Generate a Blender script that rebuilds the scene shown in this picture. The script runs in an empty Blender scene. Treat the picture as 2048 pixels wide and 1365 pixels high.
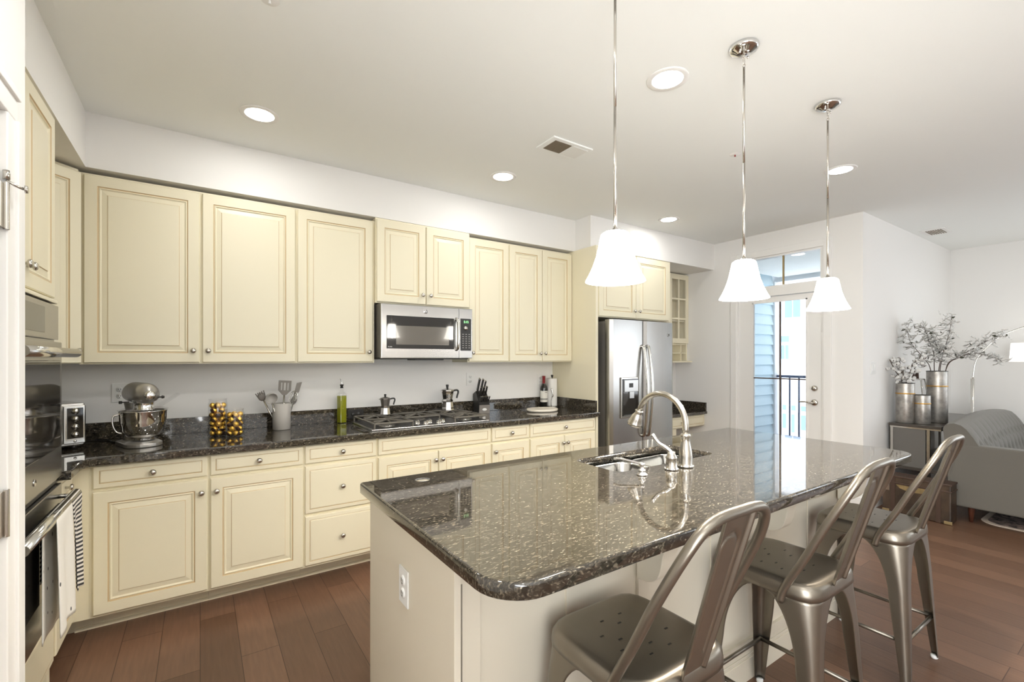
import bpy, bmesh, math, random
from mathutils import Vector, Matrix
random.seed(7)
PI = math.pi
sc = bpy.context.scene
col = sc.collection

# ------------------------------------------------------------------ camera
F_PX = 921.0
cd = bpy.data.cameras.new('camera')
cam = bpy.data.objects.new('camera', cd); col.objects.link(cam)
cd.sensor_width = 36.0; cd.lens = F_PX / 2048 * 36.0
cd.shift_y = (717.5 - 682.5) / 2048.0
cd.clip_start = 0.02; cd.clip_end = 200
cam.location = (0, 0, 1.40)
cam.rotation_euler = (PI / 2, 0, -math.radians(34.1))
sc.camera = cam

# ------------------------------------------------------------------ view, world, sun, daylight
sc.view_settings.view_transform = 'Standard'
sc.view_settings.look = 'None'
sc.view_settings.gamma = 1
sc.view_settings.use_curve_mapping = False
sc.view_settings.exposure = 0.62
sc.cycles.use_denoising = True
sc.cycles.max_bounces = 10
sc.cycles.diffuse_bounces = 6
sc.cycles.glossy_bounces = 5
sc.cycles.transmission_bounces = 8
sc.cycles.transparent_max_bounces = 24
sc.cycles.caustics_reflective = False
sc.cycles.caustics_refractive = False
sc.cycles.sample_clamp_indirect = 6

w = bpy.data.worlds.new('sky'); sc.world = w; w.use_nodes = True
bg = w.node_tree.nodes['Background']
bg.inputs[0].default_value = (0.78, 0.89, 1.0, 1); bg.inputs[1].default_value = 1.6

def light(name, kind, loc, energy, color=(1, 1, 1), rot=(0, 0, 0), **kw):
    d = bpy.data.lights.new(name, kind); d.energy = energy; d.color = color
    for k, v in kw.items(): setattr(d, k, v)
    o = bpy.data.objects.new(name, d); col.objects.link(o); o.location = loc; o.rotation_euler = rot
    return o
light('sun', 'SUN', (10, -5, 12), 4.2, (1, .97, .92), rot=(math.radians(38), math.radians(-22), 0), angle=.02)
# first lamp: added fill, no real window; others: daylight of the living room windows
light('window_daylight', 'AREA', (-.43, -1.5, 1.3), 88, (.975, .99, 1), rot=(PI / 2 + .5, 0, -PI / 2), shape='RECTANGLE', size=2.0, size_y=1.9)
light('window_daylight', 'AREA', (6.3, -3.36, 1.45), 6, (.97, .985, 1), rot=(PI / 2 + .4, 0, 0), shape='RECTANGLE', size=1.1, size_y=1.7)
light('window_daylight', 'AREA', (7.70, -1.3, 1.45), 14, (.97, .985, 1), rot=(PI / 2 + .4, 0, PI / 2), shape='RECTANGLE', size=2.2, size_y=1.7)

LAMP_W = 2.6       # each recessed can
PEND_W = 26.0        # each pendant
SHADE_E = 15

# ------------------------------------------------------------------ materials
def new_mat(name):
    m = bpy.data.materials.new(name); m.use_nodes = True
    return m, m.node_tree, m.node_tree.nodes['Principled BSDF']
def mat(name, c, rough=.5, metal=0.0, bump=0, bscale=60, var=0, vscale=8, **kw):
    m, t, b = new_mat(name)
    b.inputs['Base Color'].default_value = (*c, 1)
    b.inputs['Roughness'].default_value = rough
    b.inputs['Metallic'].default_value = metal
    for k, v in kw.items(): b.inputs[k.replace('_', ' ')].default_value = v
    if var or bump:
        tc = t.nodes.new('ShaderNodeTexCoord')
    if var:
        n = t.nodes.new('ShaderNodeTexNoise'); n.inputs['Scale'].default_value = vscale; n.inputs['Detail'].default_value = 4
        t.links.new(tc.outputs['Object'], n.inputs['Vector'])
        r = t.nodes.new('ShaderNodeValToRGB')
        r.color_ramp.elements[0].position = .3; r.color_ramp.elements[1].position = .7
        r.color_ramp.elements[0].color = (*[x * (1 - var) for x in c], 1)
        r.color_ramp.elements[1].color = (*[min(1, x * (1 + var)) for x in c], 1)
        t.links.new(n.outputs[0], r.inputs[0]); t.links.new(r.outputs[0], b.inputs['Base Color'])
    if bump:
        n = t.nodes.new('ShaderNodeTexNoise'); n.inputs['Scale'].default_value = bscale; n.inputs['Detail'].default_value = 3
        t.links.new(tc.outputs['Object'], n.inputs['Vector'])
        bp = t.nodes.new('ShaderNodeBump'); bp.inputs['Strength'].default_value = bump; bp.inputs['Distance'].default_value = .002
        t.links.new(n.outputs[0], bp.inputs['Height']); t.links.new(bp.outputs[0], b.inputs['Normal'])
    return m
def emit(name, c, s):
    m, t, b = new_mat(name)
    b.inputs['Base Color'].default_value = (.8, .8, .8, 1)
    b.inputs['Emission Color'].default_value = (*c, 1); b.inputs['Emission Strength'].default_value = s
    return m
def glass(name, tint=(1, 1, 1), refl=.08):
    m = bpy.data.materials.new(name); m.use_nodes = True; t = m.node_tree; t.nodes.clear()
    o = t.nodes.new('ShaderNodeOutputMaterial'); mx = t.nodes.new('ShaderNodeMixShader')
    tr = t.nodes.new('ShaderNodeBsdfTransparent'); tr.inputs[0].default_value = (*tint, 1)
    gl = t.nodes.new('ShaderNodeBsdfGlossy'); gl.inputs['Roughness'].default_value = .02
    lw = t.nodes.new('ShaderNodeLayerWeight'); lw.inputs[0].default_value = .5
    pw = t.nodes.new('ShaderNodeMath'); pw.operation = 'POWER'; pw.inputs[1].default_value = 4.0
    ad = t.nodes.new('ShaderNodeMath'); ad.operation = 'MULTIPLY_ADD'; ad.use_clamp = True; ad.inputs[1].default_value = .6; ad.inputs[2].default_value = refl * .6
    t.links.new(lw.outputs['Facing'], pw.inputs[0]); t.links.new(pw.outputs[0], ad.inputs[0]); t.links.new(ad.outputs[0], mx.inputs[0])
    t.links.new(tr.outputs[0], mx.inputs[1]); t.links.new(gl.outputs[0], mx.inputs[2]); t.links.new(mx.outputs[0], o.inputs[0])
    return m

M = {}
M['wall'] = mat('wall_paint', (.82, .81, .79), .7, bump=.05, bscale=220)
M['ceil'] = mat('ceiling_paint', (.875, .89, .87), .85, bump=.04, bscale=180)
M['white'] = mat('white_trim_paint', (.83, .82, .80), .35)
M['cream'] = mat('cream_cabinet_paint', (.80, .745, .57), .38, bump=.02, bscale=90)
M['glaze'] = mat('cabinet_glaze', (.60, .46, .27), .45)
M['island'] = mat('island_paint', (.72, .66, .54), .40)
M['steel'] = mat('stainless_steel', (.47, .46, .445), .25, 1.0, Anisotropic=.4)
M['steel_s'] = mat('satin_steel', (.66, .65, .62), .16, 1.0)
M['chrome'] = mat('chrome', (.78, .77, .76), .06, 1.0)
M['nickel'] = mat('brushed_nickel', (.60, .57, .52), .22, 1.0)
M['gun'] = mat('gunmetal_finish', (.25, .222, .182), .33, .9, var=.08, vscale=5)
M['dark'] = mat('black_plastic', (.015, .014, .013), .35)
M['grate'] = mat('cast_iron', (.19, .175, .15), .38, .4)
M['dglass'] = mat('black_appliance_glass', (.02, .018, .016), .05, Coat_Weight=.5)
M['mesh'] = mat('microwave_screen', (.15, .135, .115), .12, Coat_Weight=.5)
M['plate'] = mat('white_plastic', (.80, .80, .78), .35)
M['slot'] = mat('outlet_slot', (.05, .05, .05), .5)
M['sideg'] = mat('fridge_side_grey', (.12, .112, .10), .45)
M['crock'] = mat('grey_stoneware', (.42, .40, .37), .55)
M['silic'] = mat('grey_silicone', (.22, .20, .18), .5)
M['wood_dk'] = mat('dark_tabletop', (.060, .050, .042), .28)
M['wood_leg'] = mat('walnut_leg', (.10, .035, .02), .35)
M['gold'] = mat('gold_foil', (.95, .60, .10), .28, .85, bump=1.0, bscale=90)
M['brown'] = mat('brown_paper_cup', (.06, .02, .01), .5)
M['glass'] = glass('clear_glass')
M['pane'] = glass('window_glass', refl=.06)
M['oil'] = mat('olive_oil', (.50, .52, .02), .08, Transmission_Weight=.55, IOR=1.3)
M['wine'] = mat('dark_wine_bottle', (.012, .012, .010), .06, Coat_Weight=.6)
M['red'] = mat('red_capsule', (.22, .012, .015), .3)
M['label'] = mat('paper_label', (.80, .78, .72), .6)
M['paper'] = mat('paper_towel', (.82, .81, .79), .9, bump=.2, bscale=200)
M['board'] = mat('cream_stone_tray', (.80, .74, .64), .3)
M['galv'] = mat('galvanised_metal', (.40, .38, .35), .38, .75, var=.28, vscale=22, bump=.1)
M['brass'] = mat('brass_band', (.62, .36, .10), .3, .9)
def petal_mat():
    m = bpy.data.materials.new('white_petal'); m.use_nodes = True; t = m.node_tree; t.nodes.clear()
    o = t.nodes.new('ShaderNodeOutputMaterial'); mx = t.nodes.new('ShaderNodeMixShader'); mx.inputs[0].default_value = .45
    a = t.nodes.new('ShaderNodeBsdfDiffuse'); a.inputs[0].default_value = (.93, .925, .91, 1)
    b = t.nodes.new('ShaderNodeBsdfTranslucent'); b.inputs[0].default_value = (.93, .925, .90, 1)
    t.links.new(a.outputs[0], mx.inputs[1]); t.links.new(b.outputs[0], mx.inputs[2]); t.links.new(mx.outputs[0], o.inputs[0])
    return m
M['petal'] = petal_mat()
M['leaf'] = mat('dark_green_leaf', (.045, .05, .03), .5)
M['twig'] = mat('brown_twig', (.07, .045, .03), .7)
M['sofa'] = mat('grey_upholstery', (.125, .117, .10), .75, bump=.15, bscale=500, Sheen_Weight=.15)
M['leather'] = mat('brown_leather', (.055, .03, .02), .5)
M['trunk'] = mat('worn_trunk_leather', (.045, .028, .017), .45, var=.7, vscale=7, bump=.4, bscale=40)
M['trunk2'] = mat('trunk_tan_patch', (.20, .14, .06), .45, var=.4, vscale=20)
M['lampshade'] = emit('fabric_drum_shade', (1, .95, .86), .75)
M['shade'] = emit('opal_glass_shade', (1, .94, .84), SHADE_E)
M['bulb'] = emit('led_lens', (1, .97, .92), 9.0)
M['green'] = emit('green_display', (.1, 1, .15), 1.2)
M['concrete'] = mat('porch_deck', (.72, .74, .76), .8)
M['siding'] = mat('blue_lap_siding', (.62, .76, .83), .6)
M['beam'] = mat('porch_trim_white', (.85, .86, .88), .6)
M['teal'] = mat('teal_beadboard', (.07, .15, .18), .6)
M['rail'] = mat('dark_blue_railing', (.10, .13, .22), .5)
M['render'] = mat('white_building_wall', (.86, .87, .88), .8)
M['winblue'] = mat('far_window_glass', (.25, .36, .50), .2)
M['vent'] = mat('vent_shadow', (.22, .18, .13), .7)  # tan tone of the exhaust mesh and the register louvres
M['socket'] = mat('rug_fringe', (.72, .62, .52), .9)

def granite():
    m, t, b = new_mat('dark_granite')
    tc = t.nodes.new('ShaderNodeTexCoord')
    mp = t.nodes.new('ShaderNodeMapping'); mp.inputs['Scale'].default_value = (.6, 1.9, 1.0)
    mp.inputs['Rotation'].default_value = (0, 0, .5)
    t.links.new(tc.outputs['Object'], mp.inputs[0])
    v = t.nodes.new('ShaderNodeTexVoronoi'); v.inputs['Scale'].default_value = 75
    n = t.nodes.new('ShaderNodeTexNoise'); n.inputs['Scale'].default_value = 90; n.inputs['Detail'].default_value = 5; n.inputs['Distortion'].default_value = 1.2
    t.links.new(mp.outputs[0], v.inputs['Vector']); t.links.new(mp.outputs[0], n.inputs['Vector'])
    r1 = t.nodes.new('ShaderNodeValToRGB')
    e = r1.color_ramp.elements
    e[0].position = .36; e[0].color = (.014, .012, .009, 1)
    e[1].position = .56; e[1].color = (.050, .042, .031, 1)
    x = e.new(.66); x.color = (.16, .135, .098, 1)
    t.links.new(n.outputs[0], r1.inputs[0])
    r2 = t.nodes.new('ShaderNodeValToRGB')
    e = r2.color_ramp.elements
    e[0].position = .05; e[0].color = (1, 1, 1, 1); e[1].position = .22; e[1].color = (0, 0, 0, 1)
    t.links.new(v.outputs['Distance'], r2.inputs[0])
    mul = t.nodes.new('ShaderNodeMath'); mul.operation = 'MULTIPLY'
    r3 = t.nodes.new('ShaderNodeMath'); r3.operation = 'GREATER_THAN'; r3.inputs[1].default_value = .50
    sp = t.nodes.new('ShaderNodeSeparateColor'); t.links.new(v.outputs['Color'], sp.inputs[0]); t.links.new(sp.outputs[0], r3.inputs[0])
    t.links.new(r2.outputs[0], mul.inputs[0]); t.links.new(r3.outputs[0], mul.inputs[1])
    mx = t.nodes.new('ShaderNodeMix'); mx.data_type = 'RGBA'; mx.inputs['B'].default_value = (.46, .41, .32, 1)
    t.links.new(mul.outputs[0], mx.inputs['Factor']); t.links.new(r1.outputs[0], mx.inputs['A'])
    t.links.new(mx.outputs['Result'], b.inputs['Base Color'])
    b.inputs['Roughness'].default_value = .045; b.inputs['IOR'].default_value = 1.6
    b.inputs['Coat Weight'].default_value = .4; b.inputs['Coat Roughness'].default_value = .02; b.inputs['Coat IOR'].default_value = 1.6
    return m
M['granite'] = granite()

def planks():
    m, t, b = new_mat('brown_plank_floor')
    tc = t.nodes.new('ShaderNodeTexCoord')
    mp = t.nodes.new('ShaderNodeMapping'); mp.inputs['Rotation'].default_value = (0, 0, PI / 2)
    t.links.new(tc.outputs['Object'], mp.inputs[0])
    br = t.nodes.new('ShaderNodeTexBrick')
    br.inputs['Color1'].default_value = (.125, .070, .045, 1); br.inputs['Color2'].default_value = (.190, .108, .070, 1)
    br.inputs['Mortar'].default_value = (.05, .025, .015, 1)
    br.inputs['Scale'].default_value = 1; br.inputs['Mortar Size'].default_value = .0016; br.inputs['Mortar Smooth'].default_value = .1
    br.inputs['Brick Width'].default_value = 1.25; br.inputs['Row Height'].default_value = .16; br.inputs['Bias'].default_value = 0
    br.offset = .37; br.offset_frequency = 2
    t.links.new(mp.outputs[0], br.inputs['Vector'])
    mp2 = t.nodes.new('ShaderNodeMapping'); mp2.inputs['Scale'].default_value = (30, 2.2, 1)
    t.links.new(tc.outputs['Object'], mp2.inputs[0])
    n = t.nodes.new('ShaderNodeTexNoise'); n.inputs['Scale'].default_value = 2.5; n.inputs['Detail'].default_value = 6
    t.links.new(mp2.outputs[0], n.inputs['Vector'])
    r = t.nodes.new('ShaderNodeValToRGB'); r.color_ramp.elements[0].color = (.62, .60, .58, 1); r.color_ramp.elements[1].color = (1.25, 1.2, 1.15, 1)
    t.links.new(n.outputs[0], r.inputs[0])
    mx = t.nodes.new('ShaderNodeMix'); mx.data_type = 'RGBA'; mx.blend_type = 'MULTIPLY'; mx.inputs['Factor'].default_value = .75
    t.links.new(br.outputs['Color'], mx.inputs['A']); t.links.new(r.outputs[0], mx.inputs['B'])
    t.links.new(mx.outputs['Result'], b.inputs['Base Color'])
    b.inputs['Roughness'].default_value = .33; b.inputs['Specular IOR Level'].default_value = .3
    bp = t.nodes.new('ShaderNodeBump'); bp.inputs['Strength'].default_value = .25; bp.inputs['Distance'].default_value = .002
    t.links.new(n.outputs[0], bp.inputs['Height']); t.links.new(bp.outputs[0], b.inputs['Normal'])
    return m
M['floor'] = planks()

def towel_mat(name, kind):
    m, t, b = new_mat(name)
    tc = t.nodes.new('ShaderNodeTexCoord')
    b.inputs['Roughness'].default_value = .9
    if kind == 'stripe':
        wv = t.nodes.new('ShaderNodeTexWave'); wv.bands_direction = 'Y'; wv.inputs['Scale'].default_value = .5
        wv.inputs['Distortion'].default_value = 0
        mp = t.nodes.new('ShaderNodeMapping'); mp.inputs['Scale'].default_value = (1, 26, 1)
        t.links.new(tc.outputs['UV'], mp.inputs[0]); t.links.new(mp.outputs[0], wv.inputs['Vector'])
        r = t.nodes.new('ShaderNodeValToRGB'); r.color_ramp.interpolation = 'CONSTANT'
        r.color_ramp.elements[0].color = (.78, .74, .68, 1); r.color_ramp.elements[1].color = (.035, .033, .035, 1); r.color_ramp.elements[1].position = .5
        t.links.new(wv.outputs[0], r.inputs[0])
    else:
        v = t.nodes.new('ShaderNodeTexVoronoi'); v.inputs['Scale'].default_value = 5; v.inputs['Randomness'].default_value = .35
        mp = t.nodes.new('ShaderNodeMapping'); mp.inputs['Scale'].default_value = (.9, 2, 1)
        t.links.new(tc.outputs['UV'], mp.inputs[0]); t.links.new(mp.outputs[0], v.inputs['Vector'])
        r = t.nodes.new('ShaderNodeValToRGB'); r.color_ramp.interpolation = 'CONSTANT'
        r.color_ramp.elements[0].color = (.08, .08, .08, 1); r.color_ramp.elements[1].color = (.80, .78, .73, 1); r.color_ramp.elements[1].position = .09
        t.links.new(v.outputs['Distance'], r.inputs[0])
    t.links.new(r.outputs[0], b.inputs['Base Color'])
    return m
M['tstripe'] = towel_mat('striped_cotton', 'stripe')
M['tdot'] = towel_mat('dotted_cotton', 'dot')

def rug_mat():
    m, t, b = new_mat('vintage_rug')
    tc = t.nodes.new('ShaderNodeTexCoord')
    n = t.nodes.new('ShaderNodeTexNoise'); n.inputs['Scale'].default_value = 14; n.inputs['Detail'].default_value = 8; n.inputs['Distortion'].default_value = 1.5
    t.links.new(tc.outputs['Object'], n.inputs['Vector'])
    r = t.nodes.new('ShaderNodeValToRGB')
    r.color_ramp.elements[0].position = .35; r.color_ramp.elements[0].color = (.035, .03, .03, 1)
    r.color_ramp.elements[1].position = .7; r.color_ramp.elements[1].color = (.40, .30, .26, 1)
    t.links.new(n.outputs[0], r.inputs[0]); t.links.new(r.outputs[0], b.inputs['Base Color'])
    b.inputs['Roughness'].default_value = .95
    return m
M['rug'] = rug_mat()

# ------------------------------------------------------------------ mesh helpers
class MB:
    """collects shapes and links them as one mesh"""
    def __init__(s, off=(0, 0, 0)):
        s.bm = bmesh.new(); s.off = Vector(off); s.uv = None
    def _mi(s, vs, mi, smooth):
        fs = set()
        for v in vs:
            for f in v.link_faces: fs.add(f)
        for f in fs: f.material_index = mi; f.smooth = smooth
    def box(s, x0, x1, y0, y1, z0, z1, mi=0, bev=0):
        sub = bmesh.new()
        r = bmesh.ops.create_cube(sub, size=1)
        for v in r['verts']:
            v.co = Vector(((v.co.x + .5) * (x1 - x0) + x0, (v.co.y + .5) * (y1 - y0) + y0, (v.co.z + .5) * (z1 - z0) + z0))
        if bev: bmesh.ops.bevel(sub, geom=sub.edges[:], offset=bev, segments=2, affect='EDGES', profile=.6)
        s._merge(sub, mi, False)
        return s
    def _merge(s, sub, mi, smooth, mat4=None, keep=False):
        mp = {}
        for v in sub.verts:
            co = v.co if mat4 is None else mat4 @ v.co
            mp[v] = s.bm.verts.new(co)
        for f in sub.faces:
            try: nf = s.bm.faces.new([mp[v] for v in f.verts])
            except ValueError: continue
            nf.material_index = f.material_index if keep else mi; nf.smooth = smooth
        sub.free()
    def poly(s, pts, mi=0):
        vs = [s.bm.verts.new(p) for p in pts]
        f = s.bm.faces.new(vs); f.material_index = mi
        return f
    def prism(s, pts, axis, a0, a1, mi=0, bev=0, smooth=False):
        """2-D outline extruded along axis; pts are the two other coordinates in order"""
        def mk(p, a):
            return Vector((a, p[0], p[1])) if axis == 'x' else Vector((p[0], a, p[1])) if axis == 'y' else Vector((p[0], p[1], a))
        sub = bmesh.new()
        A = [sub.verts.new(mk(p, a0)) for p in pts]; B = [sub.verts.new(mk(p, a1)) for p in pts]
        n = len(pts)
        sub.faces.new(A); sub.faces.new(B[::-1])
        for i in range(n): sub.faces.new((A[i], B[i], B[(i + 1) % n], A[(i + 1) % n]))
        bmesh.ops.recalc_face_normals(sub, faces=sub.faces[:])
        if bev:
            es = [e for e in sub.edges if any(len(f.verts) == n for f in e.link_faces)]
            bmesh.ops.bevel(sub, geom=es, offset=bev, segments=3, affect='EDGES', profile=.6)
        s._merge(sub, mi, smooth)
        return s
    def lathe(s, prof, c=(0, 0, 0), n=32, mi=0, mat4=None, smooth=True, flute=0, nfl=12, mis=None, sx=1, sy=1):
        """prof: list of (r, z)"""
        sub = bmesh.new(); rings = []
        for r, z in prof:
            if r < 1e-6: rings.append([sub.verts.new((0, 0, z))])
            else:
                rr = []
                for i in range(n):
                    a = 2 * PI * i / n
                    q = r * (1 + flute * abs(math.sin(a * nfl / 2))) if flute else r
                    rr.append(sub.verts.new((q * math.cos(a) * sx, q * math.sin(a) * sy, z)))
                rings.append(rr)
        for k in range(len(rings) - 1):
            a, b = rings[k], rings[k + 1]
            m_ = mis[k] if mis else mi
            for i in range(n):
                j = (i + 1) % n
                if len(a) == 1 and len(b) == 1: continue
                if len(a) == 1: f = sub.faces.new((a[0], b[i], b[j]))
                elif len(b) == 1: f = sub.faces.new((a[i], b[0], a[j]))
                else: f = sub.faces.new((a[i], b[i], b[j], a[j]))
                f.material_index = m_
        bmesh.ops.recalc_face_normals(sub, faces=sub.faces[:])
        T = Matrix.Translation(Vector(c))
        if mat4 is not None: T = T @ mat4
        s._merge(sub, mi, smooth, T, keep=True)
        return s
    def tube(s, pts, r, n=10, mi=0, smooth=True, cap=True, closed=False):
        """r: one radius or one per point"""
        pts = [Vector(p) for p in pts]; m = len(pts)
        rs = r if isinstance(r, (list, tuple)) else [r] * m
        rings = []; up = None
        for i, p in enumerate(pts):
            if closed: d = (pts[(i + 1) % m] - pts[i - 1]).normalized()
            else:
                d = Vector((0, 0, 0))
                if i > 0: d += (p - pts[i - 1]).normalized()
                if i < m - 1: d += (pts[i + 1] - p).normalized()
                d.normalize()
            if up is None:
                up = Vector((0, 0, 1)) if abs(d.z) < .9 else Vector((1, 0, 0))
            u = (up - d * up.dot(d)).normalized(); v = d.cross(u); up = u
            rings.append([s.bm.verts.new(p + (u * math.cos(2 * PI * k / n) + v * math.sin(2 * PI * k / n)) * rs[i]) for k in range(n)])
        rng = range(m) if closed else range(m - 1)
        for i in rng:
            a, b = rings[i], rings[(i + 1) % m]
            for k in range(n):
                f = s.bm.faces.new((a[k], a[(k + 1) % n], b[(k + 1) % n], b[k])); f.material_index = mi; f.smooth = smooth
        if cap and not closed:
            for rg in (rings[0][::-1], rings[-1]):
                f = s.bm.faces.new(rg); f.material_index = mi
        return s
    def ball(s, c, r, mi=0, sub=2, sc3=(1, 1, 1), smooth=True):
        b2 = bmesh.new(); bmesh.ops.create_icosphere(b2, subdivisions=sub, radius=r)
        s._merge(b2, mi, smooth, Matrix.Translation(Vector(c)) @ Matrix.Diagonal((*sc3, 1)))
        return s
    def grid(s, fn, nu, nv, mi=0, smooth=True, uv=False, closed_u=False):
        vs = [[s.bm.verts.new(fn(i / nu, j / nv)) for j in range(nv + 1)] for i in range(nu + (0 if closed_u else 1))]
        if uv and s.uv is None: s.uv = s.bm.loops.layers.uv.new('UVMap')
        L = len(vs)
        for i in range(nu):
            for j in range(nv):
                i2 = (i + 1) % L if closed_u else i + 1
                f = s.bm.faces.new((vs[i][j], vs[i2][j], vs[i2][j + 1], vs[i][j + 1])); f.smooth = smooth; f.material_index = mi
                if uv:
                    for lp, (a, b) in zip(f.loops, ((i, j), (i + 1, j), (i + 1, j + 1), (i, j + 1))): lp[s.uv].uv = (a / nu, b / nv)
        return s
    def build(s, name, mats, parent=None, solid=0, subsurf=0, recalc=True):
        if recalc and not solid: bmesh.ops.recalc_face_normals(s.bm, faces=s.bm.faces[:])
        if any(s.off): bmesh.ops.translate(s.bm, verts=s.bm.verts[:], vec=-s.off)
        me = bpy.data.meshes.new(name); s.bm.to_mesh(me); s.bm.free()
        for m in (mats if isinstance(mats, (list, tuple)) else [mats]): me.materials.append(M[m] if isinstance(m, str) else m)
        o = bpy.data.objects.new(name, me); col.objects.link(o)
        if parent is not None: o.parent = parent
        if solid:
            md = o.modifiers.new('thickness', 'SOLIDIFY'); md.thickness = solid; md.offset = 0
        if subsurf:
            md = o.modifiers.new('smooth', 'SUBSURF'); md.levels = subsurf; md.render_levels = subsurf
        return o

def tag(o, label=None, cat=None, group=None, kind=None):
    if label: o['label'] = label
    if cat: o['category'] = cat
    if group: o['group'] = group
    if kind: o['kind'] = kind
    return o
def thing(name, label, cat, loc=(0, 0, 0), rotz=0, group=None, kind=None):
    o = bpy.data.objects.new(name, None); col.objects.link(o)
    o.location = loc; o.rotation_euler = (0, 0, rotz); o.empty_display_size = .05
    return tag(o, label, cat, group, kind)
def kids(o): return [c for c in bpy.data.objects if c.parent == o]
def copy_tree(o, parent=None):
    ch = kids(o)
    c = o.copy(); col.objects.link(c); c.parent = parent
    for k in ch: copy_tree(k, c)
    return c
def struct(name, mb, m):
    return tag(mb.build(name, m), kind='structure')
def smooth_path(pts, k=8):
    pts = [Vector(p) for p in pts]; out = []
    P = [pts[0] * 2 - pts[1]] + pts + [pts[-1] * 2 - pts[-2]]
    for i in range(1, len(P) - 2):
        for j in range(k):
            t = j / k; a, b, c, d = P[i - 1], P[i], P[i + 1], P[i + 2]
            out.append(.5 * ((2 * b) + (-a + c) * t + (2 * a - 5 * b + 4 * c - d) * t * t + (-a + 3 * b - 3 * c + d) * t ** 3))
    out.append(pts[-1]); return out
def text_mesh(name, s, size, m, parent, loc, rot, depth=.0005):
    cu = bpy.data.curves.new(name, 'FONT'); cu.body = s; cu.size = size; cu.align_x = 'CENTER'; cu.align_y = 'CENTER'; cu.extrude = depth
    tmp = bpy.data.objects.new('tmp', cu); col.objects.link(tmp)
    dg = bpy.context.evaluated_depsgraph_get(); dg.update()
    me = bpy.data.meshes.new_from_object(tmp.evaluated_get(dg)); bpy.data.objects.remove(tmp)
    me.materials.clear(); me.materials.append(M[m])
    o = bpy.data.objects.new(name, me); col.objects.link(o); o.parent = parent; o.location = loc; o.rotation_euler = rot
    return o

# ------------------------------------------------------------------ room shell
H = 2.74
def slab(name, x0, x1, y0, y1, z0, z1, m='wall'):
    return struct(name, MB().box(x0, x1, y0, y1, z0, z1), m)
slab('floor', -1.3, 7.9, -3.5, 3.83, -.12, 0, 'floor')
slab('ceiling', -1.3, 7.9, -3.5, 3.83, H, H + .25, 'ceil')
slab('wall_back', -1.3, 5.15, 3.68, 3.83, 0, H)
slab('wall_left', -1.3, -1.14, 1.85, 3.68, 0, H)
# pantry wall beside the camera, its end shows at the left of the ovens
struct('wall_pantry', MB().box(-1.14, -.41, -.45, 1.85, 0, H).box(-1.14, -.41, -3.5, -2.55, 0, H).box(-1.14, -.41, -2.55, -.45, 0, .3).box(-1.14, -.41, -2.55, -.45, 2.3, H), 'wall')  # opening out of view is added for the fill lamp
# wall with the porch door and the transom above it
wr = MB()
wr.box(5.0, 5.15, 1.68, 2.0, 0, H); wr.box(5.0, 5.15, 2.87, 3.68, 0, H)
wr.box(5.0, 5.15, 2.0, 2.87, 2.49, H); wr.box(5.0, 5.15, 2.0, 2.87, 2.065, 2.145)
struct('wall_right', wr, 'wall')
slab('wall_living', 5.15, 7.9, 1.68, 1.83, 0, H)
struct('wall_far', MB().box(7.72, 7.9, -3.5, -2.4, 0, H).box(7.72, 7.9, -.2, 1.68, 0, H).box(7.72, 7.9, -2.4, -.2, 0, .6).box(7.72, 7.9, -2.4, -.2, 2.3, H), 'wall')
wf = MB()   # wall behind the camera with its windows
for a, b in ((-.41, 5.7), (6.9, 7.72)): wf.box(a, b, -3.5, -3.38, 0, H)
for a, b in ((5.7, 6.9),):
    wf.box(a, b, -3.5, -3.38, 0, .6); wf.box(a, b, -3.5, -3.38, 2.3, H)
struct('wall_front', wf, 'wall')
# soffit over the cabinets
so = MB()
so.prism([(-1.14, 1.85), (-.515, 1.85), (-.515, 3.362), (3.02, 3.362), (3.02, 3.15), (5.0, 3.15), (5.0, 3.68), (-1.14, 3.68)], 'z', 2.44, H)
struct('wall_soffit', so, 'wall')
# baseboards
struct('baseboard_living', MB().box(5.0, 7.72, 1.665, 1.68, 0, .13).box(5.0, 7.72, 1.668, 1.68, .13, .14), 'white')
struct('baseboard_right', MB().box(4.985, 5.0, 1.68, 1.93, 0, .13).box(4.985, 5.0, 2.95, 3.2, 0, .13), 'white')
struct('baseboard_far', MB().box(7.705, 7.72, -3.38, 1.665, 0, .13), 'white')
# casing of the porch door
cs = MB()
cs.box(4.982, 5.0, 1.93, 2.0, 0, 2.56, bev=.004).box(4.982, 5.0, 2.87, 2.94, 0, 2.56, bev=.004).box(4.982, 5.0, 2.0, 2.87, 2.49, 2.56, bev=.004)
cs.box(4.99, 5.06, 2.0, 2.012, 0, 2.49).box(4.99, 5.06, 2.858, 2.87, 0, 2.49).box(4.99, 5.02, 2.012, 2.858, 2.06, 2.15)
struct('trim_1', cs, 'white')

def hinge(parent, x, y, z, flip=1):
    MB().box(x - .006, x, y - .012, y + .012, z - .05, z + .05, bev=.001).lathe([(.007, -.052), (.007, .052)], c=(x - .008, y, z), n=10).lathe([(0, .062), (.005, .06), (.004, .05)], c=(x - .008, y, z), n=8).build('hinge', 'nickel', parent)
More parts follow.
